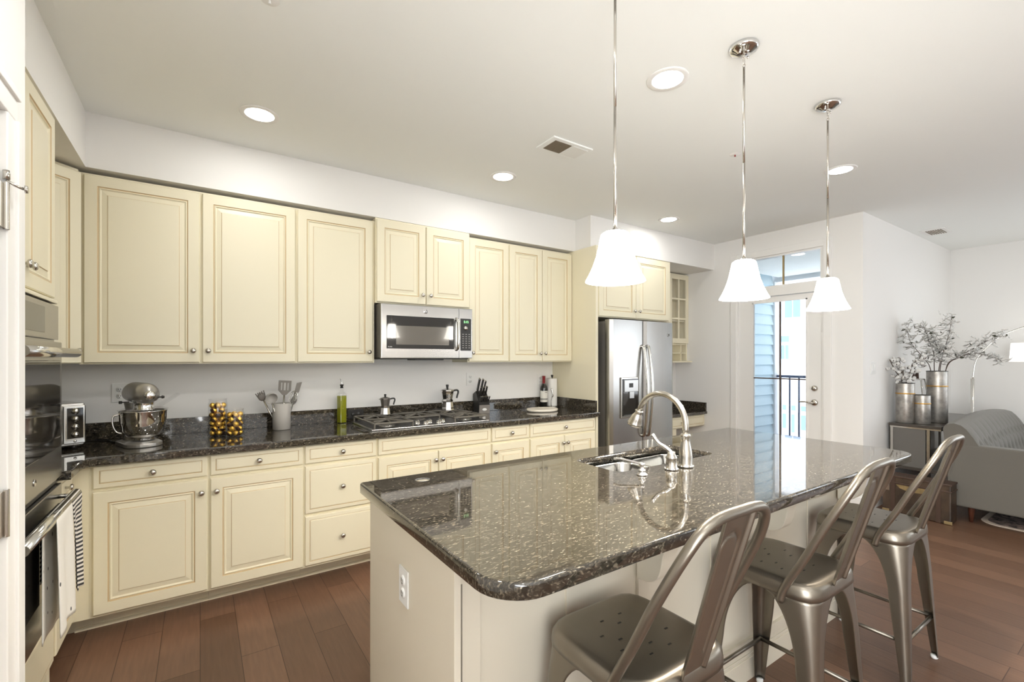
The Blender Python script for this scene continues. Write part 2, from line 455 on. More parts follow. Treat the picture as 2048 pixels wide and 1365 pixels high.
# porch door
d1 = thing('door_1', None, None, (5.0, 2.44, 0), kind='structure'); L = Vector((5.0, 2.44, 0))
m = MB(L)
m.box(5.01, 5.055, 2.014, 2.15, 0.012, 2.055).box(5.01, 5.055, 2.70, 2.856, 0.012, 2.055).box(5.01, 5.055, 2.15, 2.70, 0.012, .30).box(5.01, 5.055, 2.15, 2.70, 2.005, 2.055)
for a, b, c_, d in ((2.15, 2.162, .30, 2.005), (2.688, 2.70, .30, 2.005)): m.box(5.004, 5.01, a, b, c_, d)
m.box(5.004, 5.01, 2.15, 2.70, .30, .312).box(5.004, 5.01, 2.15, 2.70, 1.993, 2.005)
m.build('door_frame', 'white', d1)
MB(L).box(5.028, 5.036, 2.15, 2.70, .30, 2.005).build('pane', 'pane', d1)
M['munt'] = mat('bronze_muntin', (.09, .06, .045), .5)
MB(L).box(5.022, 5.042, 2.414, 2.426, .30, 2.005).box(5.022, 5.042, 2.15, 2.70, 1.182, 1.194).build('muntin', 'munt', d1)
MB(L).lathe([(0, .022), (.018, .022), (.026, .012), (.03, 0)], c=(5.01, 2.085, 1.105), mat4=Matrix.Rotation(-PI / 2, 4, 'Y'), n=24).ball((4.985, 2.085, 1.105), .008).build('deadbolt', 'nickel', d1)
lv = MB(L)
lv.lathe([(0, .018), (.024, .016), (.031, .008), (.032, 0)], c=(5.01, 2.085, .965), mat4=Matrix.Rotation(-PI / 2, 4, 'Y'), n=24)
lv.tube(smooth_path([(5.0, 2.085, .965), (4.96, 2.085, .965), (4.955, 2.11, .967), (4.955, 2.15, .972), (4.958, 2.19, .968), (4.96, 2.205, .972)]), .0075)
lv.build('lever_handle', 'nickel', d1)
for z in (1.86, 1.18, .25): hinge(d1, 5.01, 2.862, z)
# transom
t1 = thing('window_1', None, None, (5.0, 2.44, 2.15), kind='structure'); L = Vector((5.0, 2.44, 2.15))
MB(L).box(5.0, 5.06, 2.012, 2.03, 2.15, 2.49).box(5.0, 5.06, 2.84, 2.858, 2.15, 2.49).box(5.0, 5.06, 2.03, 2.84, 2.15, 2.168).box(5.0, 5.06, 2.03, 2.84, 2.472, 2.49).build('window_frame', 'white', t1)
MB(L).box(5.03, 5.036, 2.03, 2.84, 2.168, 2.472).build('pane', 'pane', t1)
M['tan'] = mat('tan_muntin', (.36, .27, .12), .5)
MB(L).box(5.026, 5.04, 2.38, 2.395, 2.168, 2.472).build('muntin', 'tan', t1)
# windows behind the camera
for i, (a, b) in enumerate(((5.7, 6.9), (-1.1, 1.1))):
    ww = thing('window_%d' % (i + 2), None, None, ((a + b) / 2, -3.42, .6), kind='structure'); L = Vector(((a + b) / 2, -3.42, .6))
    if i: ww.location = (7.76, -1.3, .6); ww.rotation_euler = (0, 0, PI / 2)
    f = MB(L); f.box(a, a + .05, -3.46, -3.4, .6, 2.3).box(b - .05, b, -3.46, -3.4, .6, 2.3).box(a, b, -3.46, -3.4, .6, .65).box(a, b, -3.46, -3.4, 2.25, 2.3)
    f.box((a + b) / 2 - .025, (a + b) / 2 + .025, -3.46, -3.4, .6, 2.3)
    f.build('window_frame', 'white', ww)
pw = thing('window_4', None, None, (-.5, -1.5, .3), kind='structure'); f = MB((-.5, -1.5, .3))  # unseen window, added only to frame the fill lamp beside the camera
for k in range(3): f.box(-.52, -.46, -2.55 + k * 1.025, -2.5 + k * 1.025, .3, 2.3)
f.box(-.52, -.46, -2.55, -.45, .3, .36).box(-.52, -.46, -2.55, -.45, 2.24, 2.3).build('window_frame', 'white', pw)
# pantry door
d2 = thing('door_2', None, None, (-.41, 1.25, 0), kind='structure'); L = Vector((-.41, 1.25, 0))
MB(L).box(-.409, -.405, .87, 1.622, .01, 2.005).box(-.405, -.401, .97, 1.52, 1.1, 1.90, bev=.002).build('door_slab', 'white', d2)
for z in (1.775, 1.02, .25):
    MB(L).box(-.405, -.398, 1.608, 1.632, z - .055, z + .055, bev=.001).lathe([(.006, -.058), (.006, .058)], c=(-.394, 1.632, z), n=10).build('hinge', 'nickel', d2)
MB(L).tube([(-.394, 1.632, 1.840), (-.394, 1.632, 1.862)], .007).tube([(-.394, 1.632, 1.838), (-.380, 1.642, 1.830), (-.368, 1.650, 1.827)], .0035).lathe([(0, .006), (.009, .005), (.010, 0), (0, -.002)], c=(-.366, 1.652, 1.827), mat4=Matrix.Rotation(PI / 2, 4, 'Y'), n=14).build('hinge_stop', 'nickel', d2)
cs = MB()
cs.box(-.41, -.392, 1.635, 1.71, 0, 2.01, bev=.003).box(-.41, -.385, 1.69, 1.712, 0, 2.01, bev=.003)
cs.box(-.41, -.392, .78, 1.71, 2.0105, 2.085, bev=.003).box(-.41, -.385, .78, 1.712, 2.066, 2.088, bev=.003).box(-.41, -.392, .78, .86, 0, 2.01)
struct('trim_2', cs, 'white')

# ------------------------------------------------------------------ cabinet parts
def rings(mb, x0, x1, z0, z1, yf, prof, mis):
    prev = None
    for k, (ins, dy) in enumerate(prof):
        cur = [mb.bm.verts.new((x, yf + dy, z)) for x, z in ((x0 + ins, z0 + ins), (x1 - ins, z0 + ins), (x1 - ins, z1 - ins), (x0 + ins, z1 - ins))]
        if prev:
            for i in range(4):
                f = mb.bm.faces.new((prev[i], prev[(i + 1) % 4], cur[(i + 1) % 4], cur[i])); f.material_index = mis[k - 1]
        else: mb.bm.faces.new(cur[::-1])
        prev = cur
    mb.bm.faces.new(prev)
DOOR = ([(0, .02), (0, .004), (.004, 0), (.056, 0), (.0585, .004), (.062, .0045), (.067, .002), (.070, .007), (.074, .009), (.098, .0045), (.1005, .0015), (.104, .001)],
        [0, 0, 0, 1, 1, 0, 0, 0, 0, 1, 0])
DRAW = ([(0, .02), (0, .006), (.004, .003), (.024, .002), (.0265, .005), (.029, .001), (.033, 0)], [0, 0, 0, 1, 0, 0])
def knob(parent, x, y, z, name='knob'):
    MB().lathe([(.006, 0), (.005, .010), (.007, .014), (.0145, .018), (.0155, .023), (.010, .029), (0, .0305)], c=(x, y, z), mat4=Matrix.Rotation(PI / 2, 4, 'X'), n=20).build(name, 'nickel', parent)
def door(parent, x0, x1, z0, z1, yf, kx=None, kz=None, name='door'):
    mb = MB(); rings(mb, x0, x1, z0, z1, yf, *DOOR); o = mb.build(name, ['cream', 'glaze'], parent)
    if kx is not None: knob(o, kx, yf, kz)
    return o
def drawer(parent, x0, x1, z0, z1, yf, k=True):
    mb = MB(); rings(mb, x0, x1, z0, z1, yf, *DRAW); o = mb.build('drawer', ['cream', 'glaze'], parent)
    if k: knob(o, (x0 + x1) / 2, yf, (z0 + z1) / 2)
    return o

YW = 3.68
BY = 3.06          # face of base boxes (doors stand 2 cm proud)
def base_unit(x0, x1, label, build):
    t = thing('base_cabinet', label, 'cabinet', ((x0 + x1) / 2, BY, 0), group='base cabinets under the long granite counter')
    ox = (x0 + x1) / 2
    MB().box(x0 - ox, x1 - ox, 0, YW - BY - .002, .11, .872).box(x0 - ox, x1 - ox, .14, YW - BY - .002, 0, .11).build('body', 'cream', t)
    MB().box(x0 - ox, x1 - ox, .13, .14, .0, .02).box(x0 - ox, x1 - ox, .134, .14, .02, .11).build('toe_kick', 'cream', t)
    build(t, ox)
    return t
def u1(t, ox):
    drawer(t, -.440 - ox, .033 - ox, .752, .866, -.02)
    door(t, -.440 - ox, .033 - ox, .125, .735, -.02, .005 - ox, .665)
base_unit(-.455, .040, 'cream base cabinet below the stand mixer, one drawer over one door', u1)
def u2(t, ox):
    drawer(t, .047 - ox, .520 - ox, .752, .866, -.02)
    door(t, .047 - ox, .520 - ox, .125, .735, -.02, .075 - ox, .665)
base_unit(.0405, .526, 'cream base cabinet under the gold chocolate jars, one drawer over one door', u2)
def u3(t, ox):
    drawer(t, .533 - ox, .970 - ox, .752, .866, -.02)
    drawer(t, .533 - ox, .970 - ox, .445, .735, -.02)
    drawer(t, .533 - ox, .970 - ox, .125, .428, -.02)
base_unit(.5265, .977, 'cream base cabinet with three stacked drawers under the olive oil bottle', u3)
def u4(t, ox):
    drawer(t, .985 - ox, 1.860 - ox, .752, .866, -.02, False)
    door(t, .985 - ox, 1.418 - ox, .125, .735, -.02, 1.395 - ox, .675)
    door(t, 1.424 - ox, 1.860 - ox, .125, .735, -.02, 1.448 - ox, .675)
base_unit(.9775, 1.867, 'wide cream base cabinet under the gas cooktop, false drawer over two doors', u4)
def u5(t, ox):
    drawer(t, 1.876 - ox, 2.228 - ox, .752, .866, -.02)
    door(t, 1.876 - ox, 2.228 - ox, .125, .735, -.02, 1.90 - ox, .675)
base_unit(1.8675, 2.236, 'narrow cream base cabinet below the knife block, short drawer over one door', u5)
def u6(t, ox):
    drawer(t, 2.244 - ox, 2.975 - ox, .752, .866, -.02)
    door(t, 2.244 - ox, 2.606 - ox, .125, .735, -.02, 2.585 - ox, .675)
    door(t, 2.612 - ox, 2.975 - ox, .125, .735, -.02, 2.634 - ox, .675)
base_unit(2.2365, 2.988, 'cream base cabinet next to the refrigerator panel, wide drawer over two doors', u6)

# corner block between the two runs
cc = thing('corner_base_cabinet', 'plain cream filler cabinet in the corner below the toaster oven', 'cabinet', (-.53, BY, 0))
MB(cc.location).box(-1.138, -.4555, BY, YW - .002, .11, .872).box(-1.138, -.4555, BY + .14, YW - .002, 0, .11).build('body', 'cream', cc)
MB(cc.location).box(-.53, -.4555, BY + .13, BY + .14, 0, .02).box(-.53, -.4555, BY + .134, BY + .14, .02, .11).build('toe_kick', 'cream', cc)
# left run: local frame, front facing local -Y, rotated +90 deg -> faces +X ; local x -> +Y
XF = -.53
lb = thing('base_cabinet', 'narrow cream base cabinet beside the wall ovens, drawer over one door', 'cabinet', (XF, 2.72, 0), PI / 2, 'base cabinets under the long granite counter')
MB().box(.002, BY - 2.72 - .001, 0, .60, .11, .872).box(.002, BY - 2.72 - .001, .10, .60, 0, .11).build('body', 'cream', lb)
drawer(lb, .008, .318, .752, .866, -.02); door(lb, .008, .318, .125, .735, -.02, .03, .675)
# tall oven cabinet
oc = thing('oven_cabinet', 'tall cream cabinet around the double wall ovens', 'cabinet', (XF, 1.86, 0), PI / 2)
ow = 2.72 - 1.86
b = MB().box(0, .045, 0, .60, .0, 2.432).box(ow - .045, ow, 0, .60, .0, 2.432).box(.045, ow - .045, 0, .60, 1.63, 2.432).box(.045, ow - .045, 0, .60, .10, .36).box(.045, ow - .045, .55, .60, .36, 1.63).box(.045, ow - .045, .08, .60, 0, .10)
b.build('body', 'cream', oc)
door(oc, .014, ow / 2 - .004, 1.655, 2.415, -.02, ow / 2 - .03, 1.73); door(oc, ow / 2 + .004, ow - .014, 1.655, 2.415, -.02, ow / 2 + .03, 1.73)
MB().box(.02, ow - .02, -.03, 0, 1.63, 1.645, bev=.004).build('moulding', 'cream', oc)
drawer(oc, .02, ow - .02, .12, .345, -.02)
# double wall oven
ov = thing('double_wall_oven', 'stainless double wall oven with towels on its lower handle', 'oven', (XF, 1.91, .37), PI / 2)
W = ow - .1 + .002
ov.location = (XF, 1.909, 0)
MB().box(.004, W - .004, .0, .50, .365, 1.625).build('body', 'sideg', ov)
MB().box(-.02, W + .02, -.02, -.0005, .365, 1.625).build('trim_frame', 'steel', ov)
cp = MB().box(-.015, W + .015, -.034, -.0205, 1.478, 1.62, bev=.003).build('control_panel', 'steel', ov)
MB().box(.20, W - .20, -.0365, -.0345, 1.50, 1.60, bev=.001).build('display', 'dglass', cp)
for nm, z0, z1 in (('upper', .905, 1.468), ('lower', .375, .875)):
    dr = MB().box(-.012, W + .012, -.045, -.021, z0, z1, bev=.004).build('oven_door', 'steel', ov)
    MB().box(.012, W - .03, -.048, -.0455, z0 + .13, z1 - .075, bev=.002).build('oven_window', 'dglass', dr)
    h_ = MB().tube([(.02, -.095, z1 - .045), (W - .02, -.095, z1 - .045)], .018, 14)
    for xx in (.05, W - .05): h_.tube([(xx, -.045, z1 - .045), (xx, -.095, z1 - .045)], .009)
    h_.build('handle', 'steel_s', dr)
MB().box(.0, W, -.030, -.0205, .878, .902).build('vent_strip', 'dark', ov)
lg = MB().lathe([(0, .002), (.012, .002), (.013, 0)], c=(W * .5, -.046, .96), mat4=Matrix.Rotation(PI / 2, 4, 'X'), n=20).build('emblem', 'chrome', ov)

# corner wall cabinet on the diagonal
cw = thing('corner_wall_cabinet', 'diagonal cream wall cabinet in the corner over the toaster oven', 'cabinet', (-.535, 3.375, 1.37))
L = cw.location
MB(L).prism([(-1.138, 3.678), (-1.138, 3.09), (-.84, 3.09), (-.548, 3.382), (-.548, 3.678)], 'z', 1.372, 2.425).build('body', 'cream', cw)
dd = bpy.data.objects.new('door_pivot', None)
mb = MB(); rings(mb, -.375, -.008, .005, 1.035, -.02, *DOOR)
bmesh.ops.rotate(mb.bm, verts=mb.bm.verts[:], cent=(0, 0, 0), matrix=Matrix.Rotation(PI / 4, 3, 'Z'))
bmesh.ops.translate(mb.bm, verts=mb.bm.verts[:], vec=(-.003, .006, 0))
do = mb.build('door', ['cream', 'glaze'], cw)
k2 = MB().lathe([(.006, 0), (.005, .010), (.007, .014), (.0145, .018), (.0155, .023), (.010, .029), (0, .0305)], mat4=Matrix.Rotation(PI / 2, 4, 'X'), n=20).build('knob', 'nickel', do)
k2.rotation_euler = (0, 0, PI / 4); k2.location = (-.003 - .035 * .7071 + .02 * .7071, .006 - .035 * .7071 - .02 * .7071, .07)
bpy.data.objects.remove(dd)

# straight wall cabinets
def wall_unit(name, label, x0, x1, yf, z0, z1, doors, depth_to=YW - .002, ztop=None, grp='cream wall cabinets'):
    ox = (x0 + x1) / 2; zt = ztop or z1 + .012
    t = thing(name, label, 'cabinet', (ox, yf + .02, z0), group=grp)
    MB().box(x0 - ox, x1 - ox, 0, depth_to - yf - .02, -.004, zt - z0).build('body', 'cream', t)
    for (a, b_, kx) in doors: door(t, a - ox, b_ - ox, 0.004, z1 - z0, 0 - .02, kx - ox, .075)
    return t
UY = 3.375
wall_unit('wall_cabinet', 'large square-doored cream wall cabinet above the stand mixer', -.545, .0028, UY, 1.372, 2.405, [(-.525, -.004, -.035)])
wall_unit('wall_cabinet', 'cream wall cabinet with one wide door above the gold chocolate jars', .0032, .5355, UY, 1.372, 2.405, [(.011, .529, .04)])
wall_unit('wall_cabinet', 'cream single-door wall cabinet immediately left of the microwave', .536, 1.066, UY, 1.372, 2.405, [(.544, 1.052, 1.02)])
wall_unit('wall_cabinet', 'short two-door cream cabinet directly above the microwave', 1.0665, 1.848, 3.345, 1.815, 2.425, [(1.072, 1.455, 1.425), (1.461, 1.842, 1.492)], ztop=2.438)
wall_unit('wall_cabinet', 'cream single-door wall cabinet immediately right of the microwave', 1.8485, 2.257, UY, 1.372, 2.405, [(1.856, 2.250, 1.885)])
wall_unit('wall_cabinet', 'narrow two-door cream wall cabinet over the wine bottle', 2.2575, 2.992, UY, 1.372, 2.405, [(2.264, 2.625, 2.60), (2.631, 2.986, 2.655)])
wall_unit('wall_cabinet', 'short two-door cream cabinet above the refrigerator', 3.03, 4.20, 3.14, 1.80, 2.425, [(3.12, 3.635, 3.605), (3.642, 4.155, 3.675)], ztop=2.438)
pn = MB((3.005, 3.37, 0)).box(2.993, 3.022, 3.055, YW - .002, 0, 2.438).build('refrigerator_enclosure', 'cream'); pn.location = (3.005, 3.37, 0); pn.name = 'refrigerator_enclosure'
tag(pn, 'tall yellow-cream panel between the counter and the refrigerator', 'panel')

# glass-door cabinet right of the refrigerator, with cubbies
gc = thing('glass_door_cabinet', 'narrow cream cabinet with six-pane glass door right of the refrigerator', 'cabinet', (4.83, 3.5, 1.37)); L = gc.location
b = MB(L)
b.box(4.53, 4.55, 3.51, 3.678, 1.372, 2.43).box(4.978, 4.998, 3.51, 3.678, 1.372, 2.43).box(4.55, 4.978, 3.66, 3.678, 1.372, 2.43)
for z in (1.565, 1.85, 2.12, 2.415): b.box(4.55, 4.978, 3.515, 3.66, z, z + .015)
b.build('body', 'cream', gc)
b = MB(L).box(4.50, 4.999, 3.44, 3.678, 1.352, 1.370).box(4.55, 4.978, 3.515, 3.66, 1.46, 1.472).box(4.88, 4.89, 3.515, 3.66, 1.372, 1.565).build('cubby_shelf', 'cream', gc)
f = MB(L)
gx0, gx1, gz0, gz1 = 4.62, 4.994, 1.585, 2.42
f.box(gx0, gx0 + .055, 3.488, 3.508, gz0, gz1).box(gx1 - .055, gx1, 3.488, 3.508, gz0, gz1).box(gx0 + .055, gx1 - .055, 3.488, 3.508, gz0, gz0 + .06).box(gx0 + .055, gx1 - .055, 3.488, 3.508, gz1 - .06, gz1)
f.box((gx0 + gx1) / 2 - .01, (gx0 + gx1) / 2 + .01, 3.490, 3.506, gz0 + .06, gz1 - .06)
for k in (1, 2):
    z = gz0 + .06 + (gz1 - gz0 - .12) * k / 3; f.box(gx0 + .055, gx1 - .055, 3.4905, 3.5055, z - .01, z + .01)
gd = f.build('door', 'cream', gc)
MB(L).box(gx0 + .05, gx1 - .05, 3.496, 3.500, gz0 + .05, gz1 - .05).build('pane', 'glass', gd)
MB(L).box(4.53, 4.619, 3.49, 3.5095, 1.585, 2.43).build('filler', 'cream', gc)

# desk counter right of the refrigerator
dk = thing('desk_counter', 'low dark granite desk top between refrigerator and door wall', 'countertop', (4.5, 3.4, .74)); L = dk.location
MB(L).box(4.06, 4.998, 3.235, 3.678, .742, .772, bev=.004).build('slab', 'granite', dk)
MB(L).box(4.978, 4.998, 3.245, 3.655, .773, .875).box(4.06, 4.998, 3.656, 3.678, .773, .875).build('backsplash', 'granite', dk)
du = thing('desk_cabinet', 'cream desk drawer unit under the low granite desk top', 'cabinet', (4.55, 3.28, 0))
MB().box(-.48, .445, 0, .39, .60, .740).box(-.48, -.08, 0, .39, 0, .60).build('body', 'cream', du)
drawer(du, -.47, .435, .608, .732, -.02)

# ------------------------------------------------------------------ long counter
ct = thing('kitchen_countertop', 'long dark granite counter along the back wall, turning the left corner', 'countertop', (1.2, 3.3, .9)); L = ct.location
arc = [(-.463, 2.905), (-.459, 2.95), (-.445, 2.985), (-.42, 3.0)]
MB(L).prism([(-1.138, 2.722), (-.463, 2.722)] + arc + [(2.991, 3.0), (2.991, 3.678), (-1.138, 3.678)], 'z', .874, .914, bev=.006).build('slab', 'granite', ct)
MB(L).box(-1.138, 2.991, 3.657, 3.678, .9145, 1.016, bev=.0015).box(-1.138, -1.117, 2.722, 3.656, .9145, 1.016, bev=.0015).box(2.971, 2.991, 3.035, 3.656, .9145, 1.016, bev=.0015).build('backsplash', 'granite', ct)

# ------------------------------------------------------------------ island
il = thing('kitchen_island', 'cream kitchen island with panelled seating side and scroll brackets', 'island', (1.8, 1.45, 0)); L = il.location
ib = MB(L)
IX0, IX1, IY0, IY1 = .565, 2.99, 1.10, 1.76
ib.box(IX0, IX1, IY0, IY0 + .02, 0, .873).box(IX0, IX0 + .02, IY0, IY1, 0, .873).box(IX1 - .02, IX1, IY0, IY1, 0, .873).box(IX0, IX1, IY1 - .02, IY1, .1, .873)
ib.box(IX0, IX1, IY0, IY1 - .07, 0, .1)
ib.build('body', 'island', il)
MB(L).box(.545, .5645, 1.072, 1.785, 0, .873, bev=.001).build('end_panel', 'island', il)
MB(L).box(2.9905, 3.01, 1.072, 1.785, 0, .873, bev=.001).build('end_panel', 'island', il)
st = MB(L)
xs = [.585, 1.31, 2.14, 2.98]
for x in (.605, 1.30, 2.16, 2.95): st.box(x - .028, x + .028, 1.087, 1.0995, .11, .872, bev=.0015)
st.box(.5645, 2.99, 1.088, 1.0995, .80, .871).box(.5645, 2.99, 1.088, 1.0995, .11, .17)
for x in (.95, 1.72, 2.56): st.box(x - .004, x + .004, 1.094, 1.0995, .17, .80)
st.build('panel_moulding', 'island', il)
MB(L).box(.5645, 2.99, 1.080, 1.0995, 0, .095, bev=.002).box(.5645, 2.99, 1.084, 1.0995, .095, .109, bev=.002).build('base_moulding', 'island', il)
cpf = smooth_path([(0, .838, .852), (0, .862, .828), (0, .905, .806), (0, .955, .785), (0, .975, .745), (0, .984, .70), (0, 1.0, .663), (0, 1.035, .64), (0, 1.0865, .634)], 5)
cpf = [(p.y, p.z) for p in cpf]
for x in (1.26, 2.09, 2.88):
    MB(L).prism([(1.0865, .872), (.838, .872)] + cpf, 'x', x, x + .075, bev=.004).build('scroll_bracket', 'island', il)
# island top with the sink cut out
SX0, SX1, SY0, SY1 = 1.475, 2.185, 1.365, 1.66
def rrect(x0, x1, y0, y1, rs, n=8):
    """rounded rectangle, rs: radii at (x0,y0),(x1,y0),(x1,y1),(x0,y1), counter-clockwise"""
    out = []
    for (cx, cy, a0, r) in ((x0 + rs[0], y0 + rs[0], PI, rs[0]), (x1 - rs[1], y0 + rs[1], 1.5 * PI, rs[1]), (x1 - rs[2], y1 - rs[2], 0, rs[2]), (x0 + rs[3], y1 - rs[3], .5 * PI, rs[3])):
        for k in range(n + 1):
            a = a0 + .5 * PI * k / n; out.append((cx + r * math.cos(a), cy + r * math.sin(a)))
    return out
TX0, TX1, TY0, TY1 = .515, 3.075, .798, 1.832
itop = thing('island_countertop', 'polished dark granite island top with rounded seating-side corners', 'countertop', (1.8, 1.3, .9)); L = itop.location
outer = rrect(TX0, TX1, TY0, TY1, (.115, .10, .02, .02)); inner = rrect(SX0, SX1, SY0, SY1, (.05, .05, .05, .05))
def holed(mb, outer, inner, z0, z1, bev=.008):
    bm = mb.bm
    def loop(pts, z, ins=0, c=None): return [bm.verts.new((p[0], p[1], z)) for p in pts]
    def inset(pts, d):
        n = len(pts); o = []
        for i in range(n):
            a = Vector(pts[i - 1]); b = Vector(pts[i]); c = Vector(pts[(i + 1) % n])
            t = ((b - a).normalized() + (c - b).normalized()).normalized(); nrm = Vector((-t.y, t.x)); o.append(tuple(b + nrm * d))
        return o
    levels = [(z0 + bev * .4, 0)]
    prof = [(z0, bev * .4), (z0 + bev * .4, 0), (z1 - bev, 0), (z1 - bev * .45, bev * .12), (z1 - bev * .12, bev * .45), (z1, bev)]
    loops = [loop(inset(outer, d), z) for z, d in prof]
    n = len(outer)
    for a, b in zip(loops, loops[1:]):
        for i in range(n):
            f = bm.faces.new((a[i], a[(i + 1) % n], b[(i + 1) % n], b[i])); f.smooth = True
    il_ = [loop(inner, z) for z in (z0, z1)]
    m_ = len(inner)
    for i in range(m_):
        f = bm.faces.new((il_[0][(i + 1) % m_], il_[0][i], il_[1][i], il_[1][(i + 1) % m_])); f.smooth = True
    for lo, li in ((loops[-1], il_[1]), (loops[0], il_[0])):
        es = [e for e in bm.edges if (e.verts[0] in lo and e.verts[1] in lo and len(e.link_faces) == 1) or (e.verts[0] in li and e.verts[1] in li and len(e.link_faces) == 1)]
        bmesh.ops.triangle_fill(bm, use_beauty=True, use_dissolve=False, edges=es)
tp = MB(L); holed(tp, outer, inner, .874, .914)
tp.build('slab', 'granite', itop)
# sink
sk = thing('kitchen_sink', 'double-bowl stainless sink set under the island granite', 'sink', ((SX0 + SX1) / 2, 1.52, .68)); L = sk.location
def bowl(x0, x1, y0, y1, z0, z1, nm):
    mb = MB(L); prof = [(0, z1), (.004, z1 - .01), (.010, z0 + .04), (.025, z0 + .012), (.06, z0)]
    lps = []
    for ins, z in prof:
        pts = rrect(x0 + ins, x1 - ins, y0 + ins, y1 - ins, [max(.012, .07 - ins * .3)] * 4, 7)
        lps.append([mb.bm.verts.new((p[0], p[1], z)) for p in pts])
    for a, b_ in zip(lps, lps[1:]):
        for i in range(len(a)):
            f = mb.bm.faces.new((a[i], a[(i + 1) % len(a)], b_[(i + 1) % len(a)], b_[i])); f.smooth = True
    mb.bm.faces.new(lps[-1])
    o = mb.build(nm, 'steel_s', sk, solid=.002)
    MB(L).lathe([(0, .002), (.02, .003), (.042, .004), (.044, 0)], c=((x0 + x1) / 2, (y0 + y1) / 2, z0 + .002), n=24).build('drain', 'chrome', o)
bowl(SX0 - .008, 1.825, SY0 - .008, SY1 + .008, .69, .868, 'bowl')
bowl(1.845, SX1 + .008, SY0 - .008, SY1 + .008, .69, .868, 'bowl')
MB(L).box(1.826, 1.844, SY0 - .005, SY1 + .005, .85, .868, bev=.003).build('divider', 'steel_s', sk)

# faucet and friends
fx, fy = 1.80, 1.272
fa = thing('kitchen_faucet', 'tall arched brushed-steel faucet with bell spray head behind the sink', 'faucet', (fx, fy, .914))
MB().lathe([(0, 0), (.031, 0), (.034, .006), (.030, .012), (.0285, .018), (.030, .045), (.027, .075), (.020, .11), (.0175, .13), (.022, .138), (.022, .146), (.016, .150), (0, .151)], n=36).build('body', 'nickel', fa)
bs = MB()
for k in range(14):
    a = 2 * PI * k / 14; bs.ball((.030 * math.cos(a), .030 * math.sin(a), .006), .006, sub=1)
bs.build('beaded_ring', 'chrome', fa)
sp = [(0, 0, .145), (0, 0, .17)]
R = .134
for k in range(0, 19):
    a = PI - (PI - .33) * k / 18; sp.append((0, R + R * math.cos(a), .186 + R * math.sin(a)))
MB().tube([Vector(p) for p in sp], .0135, 16).build('spout', 'nickel', fa)
e1, e0 = Vector(sp[-1]), Vector(sp[-2]); dz = (e1 - e0).normalized(); rot = dz.to_track_quat('Z', 'Y').to_matrix().to_4x4()
MB().lathe([(0, -.002), (.018, 0), (.020, .005), (.016, .010), (.018, .02), (.025, .032), (.028, .05), (.033, .068), (.038, .080), (.031, .083), (0, .084)], c=e1, mat4=rot, n=40, flute=.06, nfl=10).build('spray_head', 'nickel', fa)
fh = thing('faucet_handle', 'single curved lever handle left of the arched faucet', 'faucet handle', (1.705, 1.276, .914))
MB().lathe([(0, 0), (.027, 0), (.029, .005), (.024, .010), (.0245, .03), (.022, .046), (.025, .050), (.024, .056), (.017, .068), (.016, .078), (0, .084)], n=32).build('base', 'nickel', fh)
bs = MB()
for k in range(12):
    a = 2 * PI * k / 12; bs.ball((.026 * math.cos(a), .026 * math.sin(a), .005), .0055, sub=1)
bs.build('beaded_ring', 'chrome', fh)
MB().tube(smooth_path([(0, 0, .075), (-.014, .02, .095), (-.028, .045, .112), (-.036, .062, .135), (-.042, .072, .150)], 6), [.009] * 8 + [.008] * 8 + [.009] * 4 + [.0105] * 4 + [.006]).build('lever', 'chrome', fh)
sd = thing('soap_dispenser', 'small chrome soap pump leftmost of the sink fittings', 'soap dispenser', (1.525, 1.286, .914))
MB().lathe([(0, 0), (.022, 0), (.024, .004), (.017, .009), (.012, .013), (.016, .018), (.014, .024), (.008, .028), (.0075, .038), (.012, .042), (.011, .050), (0, .052)], n=28).build('base', 'chrome', sd)
MB().tube(smooth_path([(0, 0, .047), (-.02, .04, .052), (-.04, .085, .058), (-.05, .11, .054)], 6), .0055).build('nozzle', 'chrome', sd)
bsp = MB((.738, 1.73, .914)).lathe([(0, .004), (.02, .003), (.03, 0)], c=(.738, 1.73, .914), n=24).build('island_button', 'chrome'); bsp.location = (.738, 1.73, .9143)
tag(bsp, 'small flat chrome disc on the island top near its left corner', 'cover plate')

# ------------------------------------------------------------------ outlets and switch
def outlet(name, label, loc, rz, wd=.075, gangs=1, mm='plate', rx=0, sw=False, grp=None):
    t = thing(name, label, 'switch' if sw else 'outlet', loc, rz, grp); t.rotation_euler = (0, rx, rz)
    ww = wd * gangs * (1 if gangs == 1 else .8)
    MB().box(-ww / 2, ww / 2, -.006, -.0003, -.058, .058, bev=.002).build('cover_plate', mm, t)
    for g in range(gangs):
        gx = (g - (gangs - 1) / 2) * .046
        if sw:
            MB().box(gx - .016, gx + .016, -.010, -.0062, -.033, .033, bev=.002).build('rocker', mm, t)
        else:
            for zz in (-.02, .02):
                s_ = MB().lathe([(0, .003), (.0155, .003), (.017, 0)], c=(gx, -.006, zz), mat4=Matrix.Rotation(PI / 2, 4, 'X'), n=20).build('socket', mm, t)
                MB().box(gx - .007, gx - .0045, -.0096, -.0088, zz - .003, zz + .006).box(gx + .0045, gx + .007, -.0096, -.0088, zz - .003, zz + .006).box(gx - .002, gx + .002, -.0096, -.0088, zz - .011, zz - .007).build('slots', 'slot', s_)
    return t
outlet('wall_outlet', 'white double-gang outlet on the wall behind the stand mixer', (-.385, 3.68, 1.19), 0, gangs=2)
outlet('wall_outlet', 'white outlet on the wall behind the knife block', (2.03, 3.68, 1.215), 0)
outlet('wall_outlet', 'white outlet on the wall left of the wine bottle', (2.83, 3.68, 1.19), 0)
outlet('wall_outlet', 'white outlet low on the end panel of the island', (.545, 1.42, .668), -PI / 2)
outlet('wall_outlet', 'black sideways outlet in the granite splash beside the cooktop', (1.005, 3.6565, .967), 0, mm='dark', rx=PI / 2)
